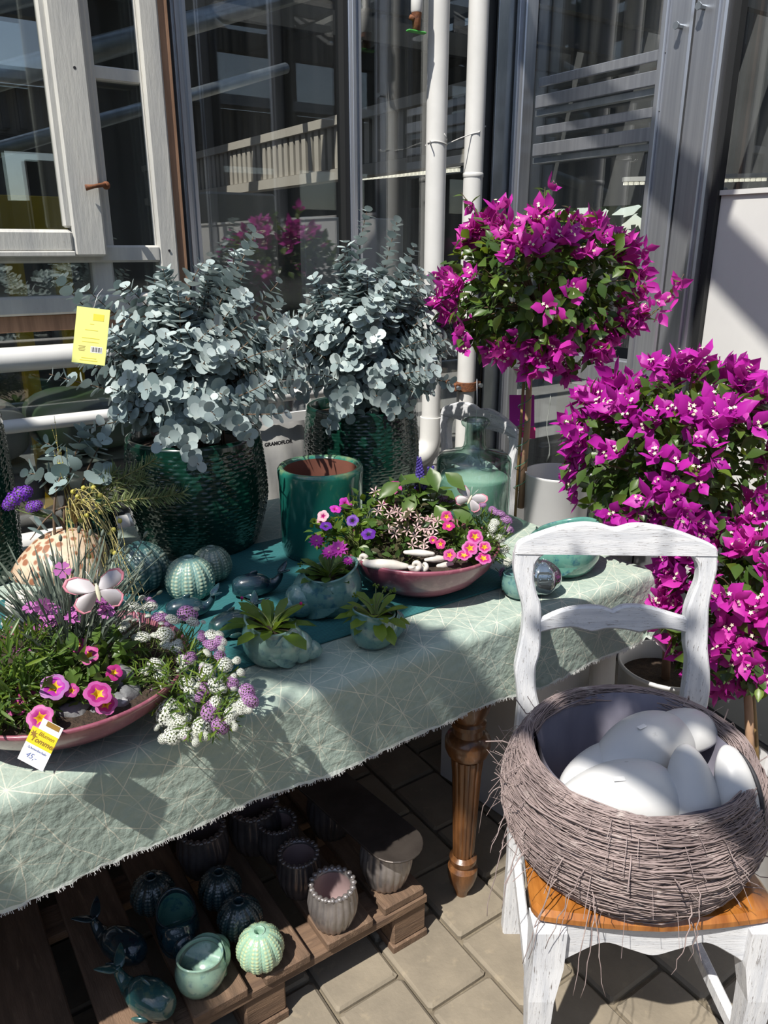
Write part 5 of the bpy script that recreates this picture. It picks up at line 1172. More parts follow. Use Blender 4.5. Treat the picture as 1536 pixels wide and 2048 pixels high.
# stake, tie and label of the trained one
st_ = MB(); st_.tube([tr0+Vector((-.014, .008, -.05)), Vector((tr0.x-.01, tr0.y+.008, 1.28))], .0045, 8); single(st_, 'support_stake', 'bamboo', 'grey stake tied to the bare bougainvillea stem', 'stake', True)
sp = MB(); sp.tube([Vector((tr0.x-.005+.019*math.cos(a), tr0.y+.004+.019*math.sin(a), .76+.42*a/(2*math.pi*6.5))) for a in [i*2*math.pi*6.5/80 for i in range(81)]], .0013, 5); single(sp, 'plant_tie', mat('green_tie', (.05, .22, .13), rough=.5), 'green plastic tie wound round the bougainvillea stem', 'tie', True)
p = atd(1044, 866, 2.46); t = thing('plant_label', 'pink plant label behind the bare bougainvillea stem', 'plant tag', p); t.matrix_basis = frame(p, UP, -FW); MB().box((0, 0, 0), (.085, .036, .001)).obj('card', M['pink_tag'], t, False)
MB().box((0, .072, -.003), (.08, .1, .001)).obj('photo_card', M['petal_magenta'], t, False); text('lettering', 'LES OLE', .013, M['petal_light'], t, Matrix.Translation((0, .006, .0008))); MB().box((0, -.045, 0), (.008, .06, .001)).obj('stick', M['pink_tag'], t, False)
C2 = atd(1350, 905, 1.93)
def bl2(a, b_):
    if b_ > .3: return .95
    if -.05 < a < .6 and -.35 < b_ < .25: return .08
    if a > .6 and b_ < -.1: return .25
    return .85
crown('broad magenta bougainvillea in full bloom right behind the chair back', B2+Vector((0, 0, .35)), [B2+Vector((0, 0, .35)), B2+Vector((-.02, 0, .5)), C2-Vector((0, 0, .15))], .012, C2, (.265, .265, .22), 1500, 125, 42, bl2,
      [([atd(1380, 780, 1.85), atd(1385, 750, 1.85), atd(1385, 735, 1.85), atd(1395, 718, 1.85)], 6, 4), ([atd(1360, 1050, 1.86), atd(1340, 1090, 1.86), atd(1330, 1120, 1.86), atd(1335, 1160, 1.86)], 16, 6)], .037, .046)
C3 = atd(1480, 1215, 1.84)
crown('low magenta bougainvillea hanging beside the chair at the picture edge', B3+Vector((0, 0, .26)), [B3+Vector((0, 0, .26)), atd(1498, 1430, 1.84), atd(1492, 1330, 1.84), C3-Vector((0, 0, .08))], .011, C3, (.17, .17, .21), 700, 80, 43, lambda a, b_: .8 if b_ > -.3 else .4,
      [([atd(1500, 1290, 1.7), atd(1510, 1320, 1.7), atd(1515, 1350, 1.7), atd(1525, 1395, 1.7)], 2, 10), ([atd(1460, 1270, 1.7), atd(1450, 1290, 1.7), atd(1440, 1300, 1.7), atd(1430, 1310, 1.7)], 6, 5)], .038, .048, T_BRP, T_OV, stake=[B3+Vector((.02, -.01, .25)), atd(1500, 1300, 1.83)])

# ================================================================ PLANTED BOWLS
def bush(name, label, root, blobs, leaf, nleaf, lsz, seed, flowers=(), group=None, ltpl2=None, outw=.7, stems=14, cat='plant'):
    """blobs: list of (centre, radii); flowers: list of (template, position, size)"""
    t = thing(name, label, cat, root, 0, group); rng = random.Random(seed); root = Vector(root); ms = [[], []]
    tot_ = sum(b_[1][0]*b_[1][1] for b_ in blobs); st = MB()
    for (c, r) in blobs:
        c = Vector(c)-root; k = int(nleaf*r[0]*r[1]/tot_)
        for i in range(k):
            d = rv(rng).normalized(); p = c+Vector((d.x*r[0], d.y*r[1], d.z*r[2]))*rng.uniform(.35, 1)**.6; ms[1 if ltpl2 and rng.random() < .4 else 0].append(frame(p, d*outw+rv(rng, .7)+Z3*.2, d+Z3*.7+rv(rng, .4), lsz*rng.uniform(.6, 1.2)))
        for i in range(stems):
            d = rv(rng).normalized(); e = c+Vector((d.x*r[0], d.y*r[1], d.z*r[2]))*.8; b0 = Vector((rng.uniform(-.01, .01), rng.uniform(-.01, .01), 0)); st.tube([b0, b0.lerp(e, .5)+Z3*.01, e], [.0014, .001, .0006], 4, cap=False)
    for (tp_, p, s) in flowers:
        st.tube([Vector((rng.uniform(-.01, .01), rng.uniform(-.01, .01), 0)), (Vector(p)-root)*.6+Z3*.012, Vector(p)-root-(CAM-Vector(p)).normalized()*s*.4], [.0014, .001, .0007], 4, cap=False)
    st.obj('stem', M['stem'], t, fix=False); scatter('leaf', leaf, ms[0], t)
    if ltpl2: scatter('leaf', ltpl2, ms[1], t)
    for (tp_, p, s) in flowers:
        m_ = face(Vector(p), s, rng); m_.translation = Vector(p)-root; place('blossom', tp_, t, m_)
    return t
dL, dR = depth(BL+Vector((0, 0, .1))), depth(BR+Vector((0, 0, .1)))
sL, sR = BL+Vector((0, 0, .082)), BR+Vector((0, 0, .095))
f = lambda T_, px, py, d, s: (T_, atd(px, py, d), s)
# left bowl: petunias
q = sL+Vector((-.03, -.05, 0)); q = atd(125, 1420, dL-.06); q.z = sL.z
bush('petunia', 'petunia with pink yellow-starred trumpets at the front of the dusty bowl', q, [(atd(130, 1370, dL-.07), (.085, .06, .045)), (atd(190, 1335, dL-.05), (.06, .05, .04)), (atd(60, 1420, dL-.12), (.06, .04, .025))], T_OV, 330, .032, 51,
     [f(T_CALV, 108, 1374, dL-.14, .021), f(T_CAL, 196, 1387, dL-.14, .021), f(T_CAL, 80, 1436, dL-.17, .0195), f(T_CALR, 34, 1413, dL-.13, .016), f(T_CALR, 54, 1375, dL-.12, .017), f(T_CALR, 178, 1310, dL-.08, .016), f(T_CALR, 156, 1290, dL-.05, .014), f(T_CALR, 143, 1381, dL-.13, .011), f(T_CAL, 212, 1408, dL-.13, .017), f(T_CALR, 228, 1345, dL-.08, .013)], 'petunias in the two bowls')
q = atd(150, 1330, dL+.03); q.z = sL.z
# carnation: grey blades and orchid pink flowers
t = thing('carnation', 'tuft of grey green carnation grass with orchid pink flowers in the dusty bowl', 'plant', q); rng = random.Random(52); ms = []; bud = []; stm = MB()
for i in range(520):
    a = rng.uniform(0, 6.28); r = rng.uniform(0, .06); b0 = Vector((r*math.cos(a), r*math.sin(a), rng.uniform(0, .06))); d = Vector((math.cos(a)*rng.uniform(.1, 1), math.sin(a)*rng.uniform(.1, 1), rng.uniform(.5, 1.4))); ms.append(frame(b0+d*rng.uniform(0, .07), d, rv(rng), rng.uniform(.045, .085)))
for i in range(34):
    tip = atd(rng.uniform(15, 330), rng.uniform(1065, 1230), dL+rng.uniform(-.06, .1))-q; b0 = Vector((rng.uniform(-.03, .03), rng.uniform(-.03, .03), 0)); cv = bez(b0, b0+Z3*tip.z*.4, b0.lerp(tip, .6), tip, 8); stm.tube(cv, [.0013-.0006*k/8 for k in range(9)], 4, cap=False); bud.append(frame(tip, tip-cv[-2], rv(rng), .014))
    for k in (3, 4, 5, 6, 7): ms.append(frame(cv[k], (cv[k]-cv[k-1]).normalized()+rv(rng, .7), rv(rng), rng.uniform(.025, .045)))
for (px, py) in ((63, 1215), (85, 1212), (103, 1218), (104, 1243), (78, 1265), (43, 1300), (148, 1222), (146, 1236), (207, 1208), (213, 1222), (195, 1200), (125, 1140), (95, 1228)):
    tip = atd(px, py, dL-.06+rng.uniform(-.02, .02)); stm.tube(bez((0, 0, .02), (tip-q)*.3+Z3*.04, (tip-q)*.8, tip-q, 6), .001, 4, cap=False); m_ = face(tip, .0135, rng, .7); m_.translation = tip-q; place('blossom', T_DIA, t, m_)
stm.obj('stem', M['grey_leaf'], t, fix=False); scatter('leaf', T_NARG, ms, t)
mb = MB(); mb.ellipsoid((0, .5, 0), (.2, .5, .2), 7, 5); T_BUD = tmpl(mb, 'bud', M['grey_leaf']); scatter('bud', T_BUD, bud, t)
q = atd(22, 1370, dL-.02); q.z = sL.z
bush('saxifrage_cushion', 'bright green feathery cushion plant at the edge of the dusty bowl', q, [(atd(28, 1325, dL-.1), (.07, .06, .05)), (atd(5, 1390, dL-.14), (.06, .05, .04))], T_NAR, 900, .03, 53, ltpl2=T_NARY)
# alyssum
def alyssum(label, root, pts, blobs, nleaf, seed, cs):
    rng = random.Random(seed); fl_ = []
    t = bush('sweet_alyssum', label, root, blobs, T_NAR, nleaf, .022, seed, (), 'sweet alyssum in the two bowls', T_NARY, stems=5); root = Vector(root); st = MB()
    for (T_, p, s) in pts:
        p = Vector(p); n = (p-root).normalized()*.6+Z3*.6+(CAM-p).normalized()*.4+rv(rng, .2); s *= rng.uniform(.85, 1.1); m_ = frame(p-root, n.orthogonal(), n, (s*rng.uniform(.85, 1.25), s*rng.uniform(.85, 1.25), s*rng.uniform(.6, .9))); place('flower_cluster', T_, t, m_); st.tube([(p-root)*.82-n*.018, (p-root)-n*.012, p-root], .0008, 4, cap=False)
    st.obj('flower_stem', M['stem'], t, fix=False)
def hz(px, py): return at(px, py, .925-max(0, min(1, (py-1215)/255))*.13)
rng = random.Random(61); pts = []
W = ((265, 1215), (190, 1252), (236, 1262), (300, 1215), (345, 1240), (385, 1245), (425, 1272), (352, 1295), (368, 1322), (310, 1330), (325, 1355), (375, 1368), (388, 1385), (432, 1372), (450, 1330), (430, 1408), (360, 1445), (372, 1468), (402, 1455), (345, 1472), (485, 1412), (335, 1425), (285, 1275), (330, 1270), (215, 1240), (415, 1345), (460, 1430))
Pp = ((320, 1235), (375, 1228), (380, 1316), (425, 1290), (440, 1312), (438, 1283), (400, 1392), (465, 1366), (500, 1402), (494, 1384), (420, 1425), (440, 1452), (412, 1378))
pts = [(T_ALW, hz(x, y), rng.uniform(.011, .017)) for x, y in W]+[(T_ALP, hz(x, y), rng.uniform(.011, .0165)) for x, y in Pp]+[(T_ALW if rng.random() < .85 else T_ALP, hz(x+rng.gauss(0, 20), y+rng.gauss(0, 16)), rng.uniform(.005, .009)) for x, y in W+W+Pp+W]
q = atd(285, 1385, dL-.02); q.z = sL.z
alyssum('mound of white and purple alyssum spilling over the rim of the dusty bowl', q, pts, [(hz(320, 1300)-Z3*.025, (.08, .065, .04)), (hz(380, 1350)-Z3*.02, (.075, .065, .042)), (hz(405, 1425)+FW*.02, (.06, .055, .03))], 1300, 62, 0)
# stones
def stone(name, label, m, p, s, rz, seed, grp, cat='stone', n=14):
    rr_ = random.Random(seed); ph = [rr_.uniform(0, 6) for _ in range(6)]; mb = MB()
    mb.ellipsoid((0, 0, 0), s, n, 9, fn=lambda v: v*(1+.16*math.sin(3*v.x+ph[0])*math.cos(2.5*v.y+ph[1])+.12*math.sin(4*v.z+ph[2]+2*v.x)))
    o = mb.obj(name, M[m]); o.location = p; o.rotation_euler = (rr_.uniform(-.3, .3), rr_.uniform(-.2, .2), rz); o.data.set_sharp_from_angle(angle=R(28)); return tag(o, label, cat, grp)
for i, (px, py, s, lb) in enumerate(((150, 1428, .024, 'left-hand rough grey stone at the front rim of the dusty bowl'), (196, 1432, .023, 'middle rough grey stone at the front rim of the dusty bowl'), (240, 1418, .022, 'flat grey stone beside the pink trumpet at the bowl rim'), (258, 1395, .019, 'small grey stone half under the alyssum'), (240, 1360, .022, 'dark grey stone behind the pink trumpet flowers'))):
    stone('grey_stone', lb, 'stone', atd(px, py-6, dL-.10+i*.012), (s*1.0, s*.8, s*.8), i*1.3, i+3, 'grey stones in the dusty bowl')
# right bowl
q = atd(720, 1100, dR-.02); q.z = sR.z
bush('petunia', 'bushy petunia with violet, pink and blush trumpets in the mixed bowl', q, [(atd(700, 1070, dR-.04), (.065, .06, .045)), (atd(740, 1030, dR), (.06, .06, .05)), (atd(650, 1060, dR-.04), (.03, .035, .03))], T_OV, 360, .026, 54,
     [f(T_CALP, 737, 1068, dR-.12, .0165), f(T_CALP, 705, 1041, dR-.09, .0145), f(T_CALP, 652, 1052, dR-.09, .014), f(T_CALM, 691, 1007, dR-.02, .016), f(T_CALM, 671, 1018, dR-.03, .014), f(T_CALL, 646, 1032, dR-.07, .014), f(T_CALL, 642, 1042, dR-.06, .010)], 'petunias in the two bowls', T_OVY)
q = atd(815, 1110, dR); q.z = sR.z; rng = random.Random(71)
stars = [(x+rng.uniform(-6, 6), y+rng.uniform(-5, 5)) for x, y in ((752, 982), (770, 1005), (785, 1015), (800, 1028), (812, 1038), (825, 1022), (838, 1032), (850, 1045), (865, 1040), (872, 1055), (858, 1062), (842, 1058), (828, 1050), (788, 1070), (782, 1060), (845, 1088), (860, 1078), (800, 1048), (835, 1075), (868, 1072), (815, 1060), (775, 1030), (880, 1045), (850, 1098), (825, 1092), (760, 1020))]
bush('star_leaf_plant', 'bronze leaved plant with pink star shaped tips in the centre of the mixed bowl', q, [(atd(810, 1070, dR-.04), (.07, .06, .05)), (atd(800, 1020, dR), (.05, .05, .05)), (atd(790, 1110, dR-.09), (.055, .04, .02))], T_BRZ, 330, .024, 55, [f(T_STAR, x, y, dR-.1+.0006*(1100-y)*.9, .0145) for x, y in stars], None, T_OVD)
q = atd(850, 1060, dR+.05); q.z = sR.z; t = thing('blue_salvia', 'salvia with broad green leaves and indigo flower spike in the mixed bowl', 'plant', q); rng = random.Random(72); stm = MB(); ms = []
for (px, py, hh) in ((838, 965, 0), (875, 985, 0), (815, 1000, 0), (905, 1010, 0)):
    tip = atd(px, py, dR+.0)-q; cv = bez((0, 0, 0), Z3*.05, tip*.8, tip, 8); stm.tube(cv, .002, 6, cap=False)
    for k in (4, 6, 8):
        for s in range(4): a = s*math.pi/2+k*.4; dd = Vector((math.cos(a), math.sin(a), .15)); ms.append(frame(cv[k], dd, Z3+rv(rng, .2), rng.uniform(.04, .062)))
for (px, py) in ((905, 1040), (800, 985), (890, 965), (860, 955), (830, 1010), (870, 1030)): p = atd(px, py-20, dR-.03)-q; ms.append(frame(p, Vector((RT.x*(px-850)/60, RT.y*(px-850)/60, -.6))-FW*.5, -FW+Z3*.7, .062))
spk = MB(); s0, s1 = atd(842, 985, dR+.02)-q, atd(838, 915, dR+.03)-q; stm.tube([s0, s1], .0018, 5)
for i in range(70):
    u = i/70; p = s0.lerp(s1, .1+.9*u); a = i*2.4; e = Vector((math.cos(a), math.sin(a), .2)); spk.ellipsoid(p+e*.010*(1.1-u*.8), (.0048*(1.2-u*.6),)*3, 6, 4)
s2 = atd(862, 935, dR+.03)-q
for i in range(20): p = s2+Vector((0, 0, -.03*i/20)); a = i*2.4; spk.ellipsoid(p+Vector((math.cos(a), math.sin(a), 0))*.006, (.004,)*3, 6, 4)
stm.tube([s2, s2-Z3*.08], .0015, 5); stm.obj('stem', M['stem'], t, fix=False); spk.obj('flower_spike', M['salvia'], t); scatter('leaf', T_OV, ms, t)
q = atd(790, 1010, dR+.08); q.z = sR.z
bush('petunia', 'dark red petunia half hidden behind the indigo salvia', q, [(atd(795, 1000, dR+.07), (.04, .04, .05))], T_OVD, 60, .026, 56, [f(T_CALK, 788, 975, dR+.03, .02), f(T_CALK, 842, 985, dR+.04, .016), f(T_CALK, 780, 1008, dR+.0, .018)], 'petunias in the two bowls')
q = atd(925, 1110, dR); q.z = sR.z
bush('petunia', 'petunia with pink yellow-eyed trumpets at the flagon side of the mixed bowl', q, [(atd(920, 1080, dR-.03), (.05, .05, .04)), (atd(950, 1100, dR-.05), (.045, .045, .03))], T_NAR, 330, .03, 57,
     [f(T_CALR, 893, 1033, dR-.08, .0135), f(T_CALR, 897, 1052, dR-.09, .0145), f(T_CAL, 950, 1073, dR-.1, .0185), f(T_CAL, 940, 1096, dR-.12, .018), f(T_CAL, 969, 1094, dR-.11, .015), f(T_CAL, 928, 1110, dR-.13, .0175), f(T_CAL, 967, 1116, dR-.12, .018), f(T_CALR, 899, 1110, dR-.13, .0145), f(T_CALR, 881, 1088, dR-.12, .012), f(T_CALR, 866, 1080, dR-.1, .009)], 'petunias in the two bowls', T_OV)
rng = random.Random(63); pts = [(T_ALW, atd(x, y, dR-.02), rng.uniform(.010, .015)) for x, y in ((985, 1055), (1000, 1078), (1008, 1098), (978, 1075), (1000, 1110), (1015, 1125), (990, 1045), (925, 1030), (955, 1025))]+[(T_ALP, atd(x, y, dR+.02), rng.uniform(.010, .015)) for x, y in ((985, 1020), (1000, 1028), (1012, 1040), (965, 1010), (885, 1000), (900, 1005), (1018, 1060), (1005, 1145), (990, 1025))]
q = atd(965, 1105, dR+.02); q.z = sR.z
alyssum('alyssum with pale and mauve clusters beside the glass flagon', q, pts, [(atd(985, 1085, dR), (.035, .04, .045)), (atd(970, 1050, dR+.03), (.03, .04, .03))], 420, 64, 0)
# driftwood and snail shells in the right bowl
for i, (px, py, L, w_, rz, lb) in enumerate(((772, 1130, .05, .013, -34, 'long white driftwood piece at the front rim of the mixed bowl'), (838, 1106, .034, .008, -30, 'thin white driftwood piece lying behind the snail shells'), (872, 1118, .028, .008, -10, 'short white driftwood piece right of the snail shells'), (890, 1130, .022, .008, -5, 'shortest white driftwood piece at the bowl rim under pink trumpets'))):
    rr_ = random.Random(i); mb = MB(); mb.ellipsoid((0, 0, 0), (L, w_, w_*.8), 18, 12, fn=lambda v: Vector((math.copysign(abs(v.x)**.6, v.x), v.y*(1+.15*math.sin(v.x*7+i)), v.z*(1+.15*math.cos(v.x*6)))))
    o = mb.obj('driftwood', M['shell_white']); o.location = atd(px, py, dR-.135+.01*i); o.rotation_euler = (0, .08, R(rz)); tag(o, lb, 'driftwood', 'driftwood in the mixed bowl')
def snailshell(px, py, d, s, rz, lb):
    t = thing('snail_shell', lb, 'snail shell', atd(px, py, d), R(rz), 'snail shells in the mixed bowl'); mb = MB(); na = 16; vs = []; fs = []; nt2 = 90
    for i in range(nt2+1):
        th = -5*math.pi*(1-i/nt2); g = math.exp(.12*th); er = Vector((math.cos(th), 0, math.sin(th))); ex = Vector((0, 1, 0)); c = er*g*.62+ex*(.75*g-.4)
        for j in range(na): a = 2*math.pi*j/na; vs.append((c+(er*math.cos(a)+ex*math.sin(a))*(.5*g))*s)
    for i in range(nt2):
        for j in range(na): fs.append((i*na+j, i*na+(j+1) % na, (i+1)*na+(j+1) % na, (i+1)*na+j))
    fs.append(tuple(nt2*na+j for j in range(na))); mb.add(vs, fs); mb.obj('whorl', M['shell_white'], t)
snailshell(832, 1130, dR-.15, .0165, 150, 'white snail shell with visible spiral at the bowl front'); snailshell(850, 1132, dR-.14, .014, 100, 'white snail shell lying right beside the spiral one'); snailshell(726, 1116, dR-.1, .017, 140, 'white snail shell under the violet trumpets')
# ================================================================ SUCCULENTS IN THE SNAIL PLANTERS
def rosette(label, S_, n, L, leaf, seed, stalks, name='rosette_plant', rise=(.2, 1.0)):
    t0, mouth, rad = S_; wp = Matrix.Translation(t0.location) @ Matrix.Rotation(t0.rotation_euler.z, 4, 'Z') @ Vector(mouth)
    t = thing(name, label, 'plant', wp, 0, 'plants in the snail planters'); rng = random.Random(seed); ms = []
    for i in range(n): a = i*2.4+rng.uniform(-.2, .2); u = i/n; el = rise[0]+(rise[1]-rise[0])*u; d = Vector((math.cos(a)*math.cos(el), math.sin(a)*math.cos(el), math.sin(el))); ms.append(frame(Vector((math.cos(a), math.sin(a), 0))*.008, d, Z3+Vector((-d.x, -d.y, 0))*.5, L*rng.uniform(.75, 1.1)*(1.05-.25*u)))
    for m_ in ms: place('leaf', leaf, t, m_)
    st = MB()
    for k, (px, py, T_, s, dd) in enumerate(stalks):
        p = atd(px, py, depth(wp)+dd)-wp; st.tube(bez((0, 0, 0), (0, 0, p.z*.5), p*.75+Z3*.01, p, 8), .0013, 5, cap=False); m_ = face(p+wp, s, rng, .2); m_.translation = p; place('blossom', T_, t, m_)
    st.obj('stalk', M['stem'], t, fix=False)
mb = MB(); mb.ellipsoid((0, 0, 0), (.5, .5, .6), 7, 5, 0); mb.ellipsoid((.6, .2, -.3), (.35, .35, .4), 6, 4, 1); mb.ellipsoid((-.5, .3, -.4), (.3, .3, .4), 6, 4, 1); T_BUDR = tmpl(mb, 'bud', [M['petal_pink'], M['yellow_green']])
mb = MB()
for (x, y, z) in ((0, 0, 0), (.7, .2, -.2), (-.6, .3, .1), (.2, -.5, .3), (-.2, .6, -.3)): mb.ellipsoid((x, y, z), (.38, .38, .45), 6, 4)
T_BUDG = tmpl(mb, 'bud', M['yellow_green'])
rosette('lewisia with magenta flowers growing in the large teal snail planter', S1, 26, .062, T_SPAD, 81, [(633, 1082, T_LEW, .0175, -.02), (658, 1105, T_LEW, .017, -.03), (677, 1098, T_LEW, .022, -.04), (696, 1122, T_LEW, .012, -.04), (600, 1128, T_BUDG, .006, 0), (690, 1140, T_BUDG, .006, -.03)], 'lewisia', (.25, 1.25))
rosette('bright green rosette with red buds in the pale spired planter', S2, 20, .082, T_SPA, 82, [(484, 1196, T_BUDR, .0065, 0), (602, 1207, T_BUDR, .0065, -.02)], 'lewisia', (.15, 1.25))
rosette('spreading green rosette with closed buds in the small snail planter', S3, 24, .07, T_SPA, 83, [(752, 1172, T_BUDG, .007, 0), (770, 1178, T_BUDG, .007, 0), (786, 1182, T_BUDG, .008, -.01), (710, 1190, T_BUDG, .006, -.02)], 'lewisia', (-.15, 1.0))
# ================================================================ SEASHELL WITH DRIED ARRANGEMENT
m, tt, b, o = nodes('spotted_shell'); v = coord(tt, (1, 1, 1), rnd=False); vo = N(tt, 'ShaderNodeTexVoronoi'); vo.inputs['Scale'].default_value = 55; tt.links.new(v, vo.inputs['Vector']); r = N(tt, 'ShaderNodeMapRange'); r.inputs[1].default_value = .5; r.inputs[2].default_value = .34; tt.links.new(vo.outputs['Distance'], r.inputs[0])
c = mixc(tt, noisefac(tt, v, 18), (.68, .56, .42), (.52, .38, .26)); c = mixc(tt, r.outputs[0], c, (.3, .13, .07)); tt.links.new(c, b.inputs['Base Color']); b.inputs['Roughness'].default_value = .35; M['spotted'] = m
SH = base(135, 1205, TR, .09)
t, mo, ra_ = spiral_shell('seashell', 'big cream seashell with brown spots holding dried stems', m, SH, .052, R(-40), tilt=R(175), k=.14, sx=1.5, lin='shell_white', group='large seashells'); t['category'] = 'seashell'
t, mo, ra_ = spiral_shell('seashell', 'pale seashell cut by the picture edge behind the carnation', M['shell_white'], base(8, 1260, TR, .05), .034, R(30), tilt=R(170), lin='shell_white', group='large seashells'); t['category'] = 'seashell'
da = SH+Vector((0, 0, .15)); dd0 = depth(da)
eucalyptus('cut eucalyptus sprigs with pale round leaves standing in the spotted seashell', da-Z3*.03, [atd(x, y, dd0+q_) for x, y, q_ in ((90, 885, 0), (50, 945, 0), (150, 915, .02), (170, 855, .02), (205, 880, 0), (200, 950, -.03), (110, 960, -.05), (75, 1060, -.06), (60, 1080, -.05))], 0, 33, T_EUCP, 'eucalyptus_sprigs', lsz=(.02, .04), start=.58)
t = thing('dried_stems', 'arching yellow dried stems with tiny buds rising from the spotted seashell', 'dried stems', da); rng = random.Random(90); st = MB(); bd = []
ends = [(250, 1130), (275, 1200), (205, 1190), (220, 1235), (235, 1160), (285, 1215), (190, 1225), (262, 1105), (210, 1130), (170, 1180), (240, 1090), (200, 1160), (118, 840), (105, 920), (130, 880), (225, 1200), (180, 1240), (195, 1120)]
for (px, py) in ends:
    e = atd(px, py, dd0-(.2 if py > 1100 else .05))-da
    for rep in range(2):
        ee = e+rv(rng, .02)
        if py > 1000: cv = bez((0, 0, 0), ee*.15+Vector((0, 0, .13))+rv(rng, .03), ee*.95+Z3*(.13+rng.uniform(-.05, .06))+rv(rng, .02), ee, 14)
        else: cv = bez((0, 0, 0), ee*.4+rv(rng, .02), ee*.7+rv(rng, .01), ee, 14)
        st.tube(cv, [.0013-.0008*k/14 for k in range(15)], 4, cap=False)
        for k in range(5, 15, 2): bd.append(frame(cv[k], rv(rng), Z3, .0014 if rng.random() < .86 else .0055))
st.obj('stem', M['straw'], t, fix=False); mb = MB(); mb.ellipsoid((0, 0, 0), (1, 1, 1), 6, 5); T_SEED = tmpl(mb, 'bud', mat('yellow_bud', (.5, .45, .04), (.36, .33, .1), 30, .6)); scatter('bud', T_SEED, bd, t)
t = thing('rosemary_sprigs', 'rosemary sprigs reaching from the dried arrangement towards the big pot', 'rosemary', da); ms = []; st = MB()
for (px, py, d2) in ((310, 918, 0), (368, 985, -.02), (345, 990, -.03), (235, 940, 0), (290, 955, .0)):
    e = atd(px, py, dd0+d2)-da; cv = bez((0, 0, 0), e*.35+Z3*.05, e*.75+Z3*.0, e, 16); st.tube(cv, .0014, 4, cap=False)
    for k in range(5, 17):
        dv = (cv[k]-cv[k-1]).normalized()
        for s in range(9): a = s*.7+k; ms.append(frame(cv[k].lerp(cv[k-1], rng.random()), dv*.7+(Matrix.Rotation(a, 3, dv) @ dv.orthogonal().normalized()), rv(rng), rng.uniform(.022, .034)))
st.obj('stem', M['straw'], t, fix=False); scatter('needle', T_ROS, ms, t)
t = thing('statice_sprig', 'violet statice sprig leaning out of the spotted seashell', 'statice', da); st = MB()
for (px, py, s) in ((28, 1000, .019), (42, 990, .02), (52, 985, .016), (18, 1010, .015), (65, 1015, .015), (75, 1012, .013)):
    e = atd(px, py, dd0-.03)-da; st.tube(bez((0, 0, 0), e*.3, atd(42, 1030, dd0-.03)-da, e, 8), .0016, 5, cap=False); place('flower_cluster', T_STA, t, frame(e, RT, Z3-FW*.7+rv(rng, .3), s))
st.obj('stem', M['stem'], t, fix=False)
# ================================================================ BUTTERFLIES, PRICE TAG
def butterfly(px, py, d, s, roll, label, wire_to):
    p = atd(px, py, d); t = thing('butterfly_pick', label, 'butterfly ornament', p, 0, 'butterfly ornaments'); yv = (Matrix.Rotation(R(roll), 3, -FW) @ UP); t.matrix_basis = frame(p, yv+Z3*.1, (-FW+Z3*.35).normalized())
    fw_ = [(0, .05), (.2, .42), (.55, .6), (.85, .58), (.98, .4), (.92, .2), (.7, .05), (.3, -.02)]; hw = [(0, 0), (.35, .0), (.66, -.08), (.8, -.28), (.74, -.46), (.58, -.62), (.36, -.6), (.14, -.3)]
    for sg in (-1, 1):
        for nm, ol, inn in (('fore_wing', fw_, .9), ('hind_wing', hw, .92)):
            mb = MB(); n = len(ol); wing = lambda x, y, k: Vector((sg*x*s, y*s, (abs(x)**1.3)*.2*s+k))
            o1 = [wing(x, y, 0) for x, y in ol]; o2 = [wing(x*inn, y*inn+(.0), .0) for x, y in ol]; fan = [wing(.02, 0, 0)]
            mb.add(o1+o2, [(i, (i+1) % n, n+(i+1) % n, n+i) for i in range(1, n-1)]+[(0, 1, n+1, n), (n-1, 0, n, 2*n-1)], 1); mb.add(o2+fan, [(i, (i+1) % n, n) for i in range(n)], 0)
            o = mb.obj(nm, [M['wing'], M['wing_pink']], t, fix=False); sm = o.modifiers.new('thick', 'SOLIDIFY'); sm.thickness = .0006
    mb = MB(); mb.ellipsoid((0, -.05*s, .03*s), (.07*s, .32*s, .07*s), 10, 8); mb.obj('body', M['cream'], t)
    for sg in (-1, 1): MB().tube([(sg*.03*s, .22*s, .04*s), (sg*.12*s, .5*s, .1*s), (sg*.2*s, .7*s, .1*s)], .0005, 4).obj('feeler', M['wire'], t)
    inv = t.matrix_basis.inverted(); pts = [inv @ Vector(q) for q in wire_to]; MB().tube(bez(*pts, 14), .0009, 5).obj('wire', M['wire'], t)
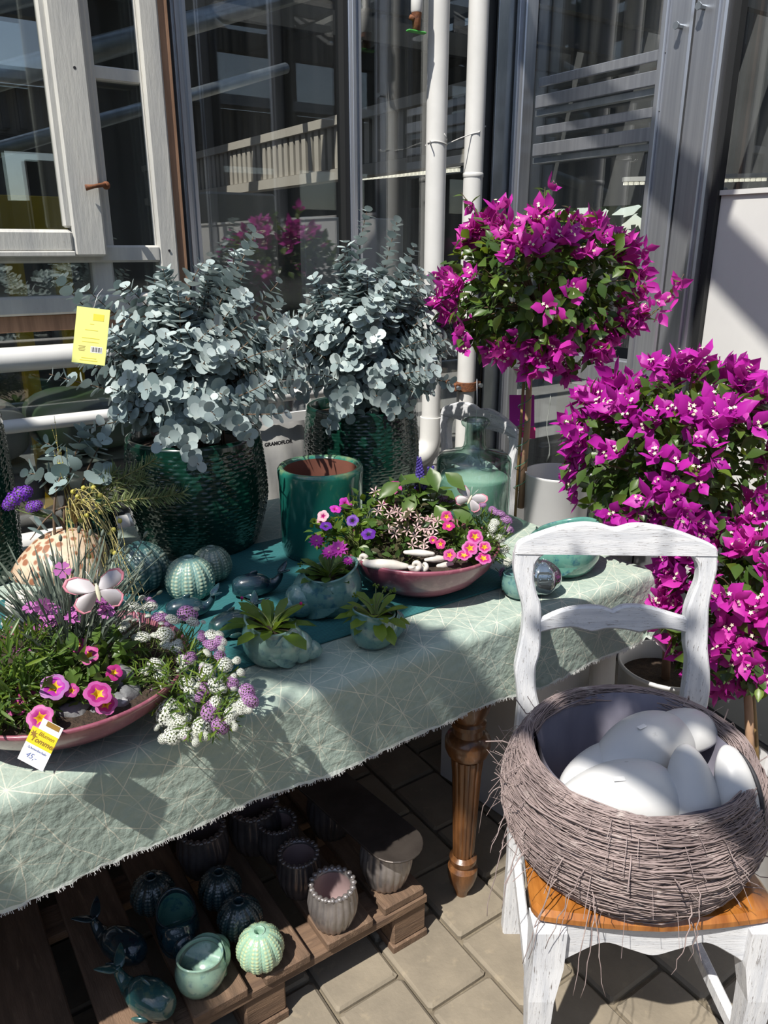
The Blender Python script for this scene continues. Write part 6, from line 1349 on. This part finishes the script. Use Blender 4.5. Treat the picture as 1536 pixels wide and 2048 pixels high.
M['wing'] = leafmat('white_wing', (.76, .72, .74), (.74, .7, .72), .5, .3); M['wing_pink'] = leafmat('pink_wing_edge', (.74, .3, .38), (.7, .26, .34), .5, .3)
pA, pB = atd(196, 1180, dL), atd(940, 997, dR+.02)
butterfly(196, 1182, dL-.13, .046, 14, 'white and pink butterfly ornament over the dusty bowl', [pA, atd(300, 1200, dL), atd(320, 1300, dL), sL+Vector((.05, .02, 0))])
butterfly(940, 998, dR-.03, .038, -28, 'white and pink butterfly ornament before the glass flagon', [pB, atd(950, 1030, dR+.02), atd(955, 1060, dR+.01), sR+Vector((.08, -.03, 0))])
pc = atd(76, 1497, dL-.2); t = thing('price_tag', 'yellow and white price tag leaning on the dusty pink bowl', 'price tag', pc)
yd_ = (UP*1.0+RT*.48).normalized(); t.matrix_basis = frame(pc, yd_, (-FW+Z3*.2).normalized())
w2, h2 = .040, .050
card = MB().box((0, 0, 0), (w2, h2, .0008)).obj('card', M['white'], t, False); MB().box((0, h2*.27, .0005), (w2, h2*.46, .0006)).obj('yellow_field', M['tag_yellow'], card, False)
MB().box((.004, h2*.62, -.0008), (w2*.8, h2*.36, .0006)).obj('stake_head', M['white'], t, False); MB().box((.006, h2*.72, -.0002), (w2*.5, h2*.14, .0006)).obj('photo_print', M['brown_ink'], t, False)
mb = MB(); st = [(.006*math.cos(a)*(1 if i % 2 else .45)-.014, .006*math.sin(a)*(1 if i % 2 else .45)+h2*.32, .001) for i, a in enumerate([2*math.pi*i/14 for i in range(14)])]; mb.add(st, [tuple(range(14))]); mb.obj('sun_mark', M['brown_ink'], card, False, fix=False)
text('lettering', 'Blumen', .008, M['brown_ink'], card, Matrix.Translation((.004, h2*.39, .001)), shear=.3); text('lettering', 'Tommel', .0105, M['brown_ink'], card, Matrix.Translation((.002, h2*.2, .001)), shear=.3, bold=.0002)
text('handwriting', 'Schmuckschale', .0048, M['blue_ink'], card, Matrix.Translation((0, -h2*.06, .0007)), shear=.3); text('handwriting', '45,-', .011, M['blue_ink'], card, Matrix.Translation((-.004, -h2*.27, .0007)), shear=.3)
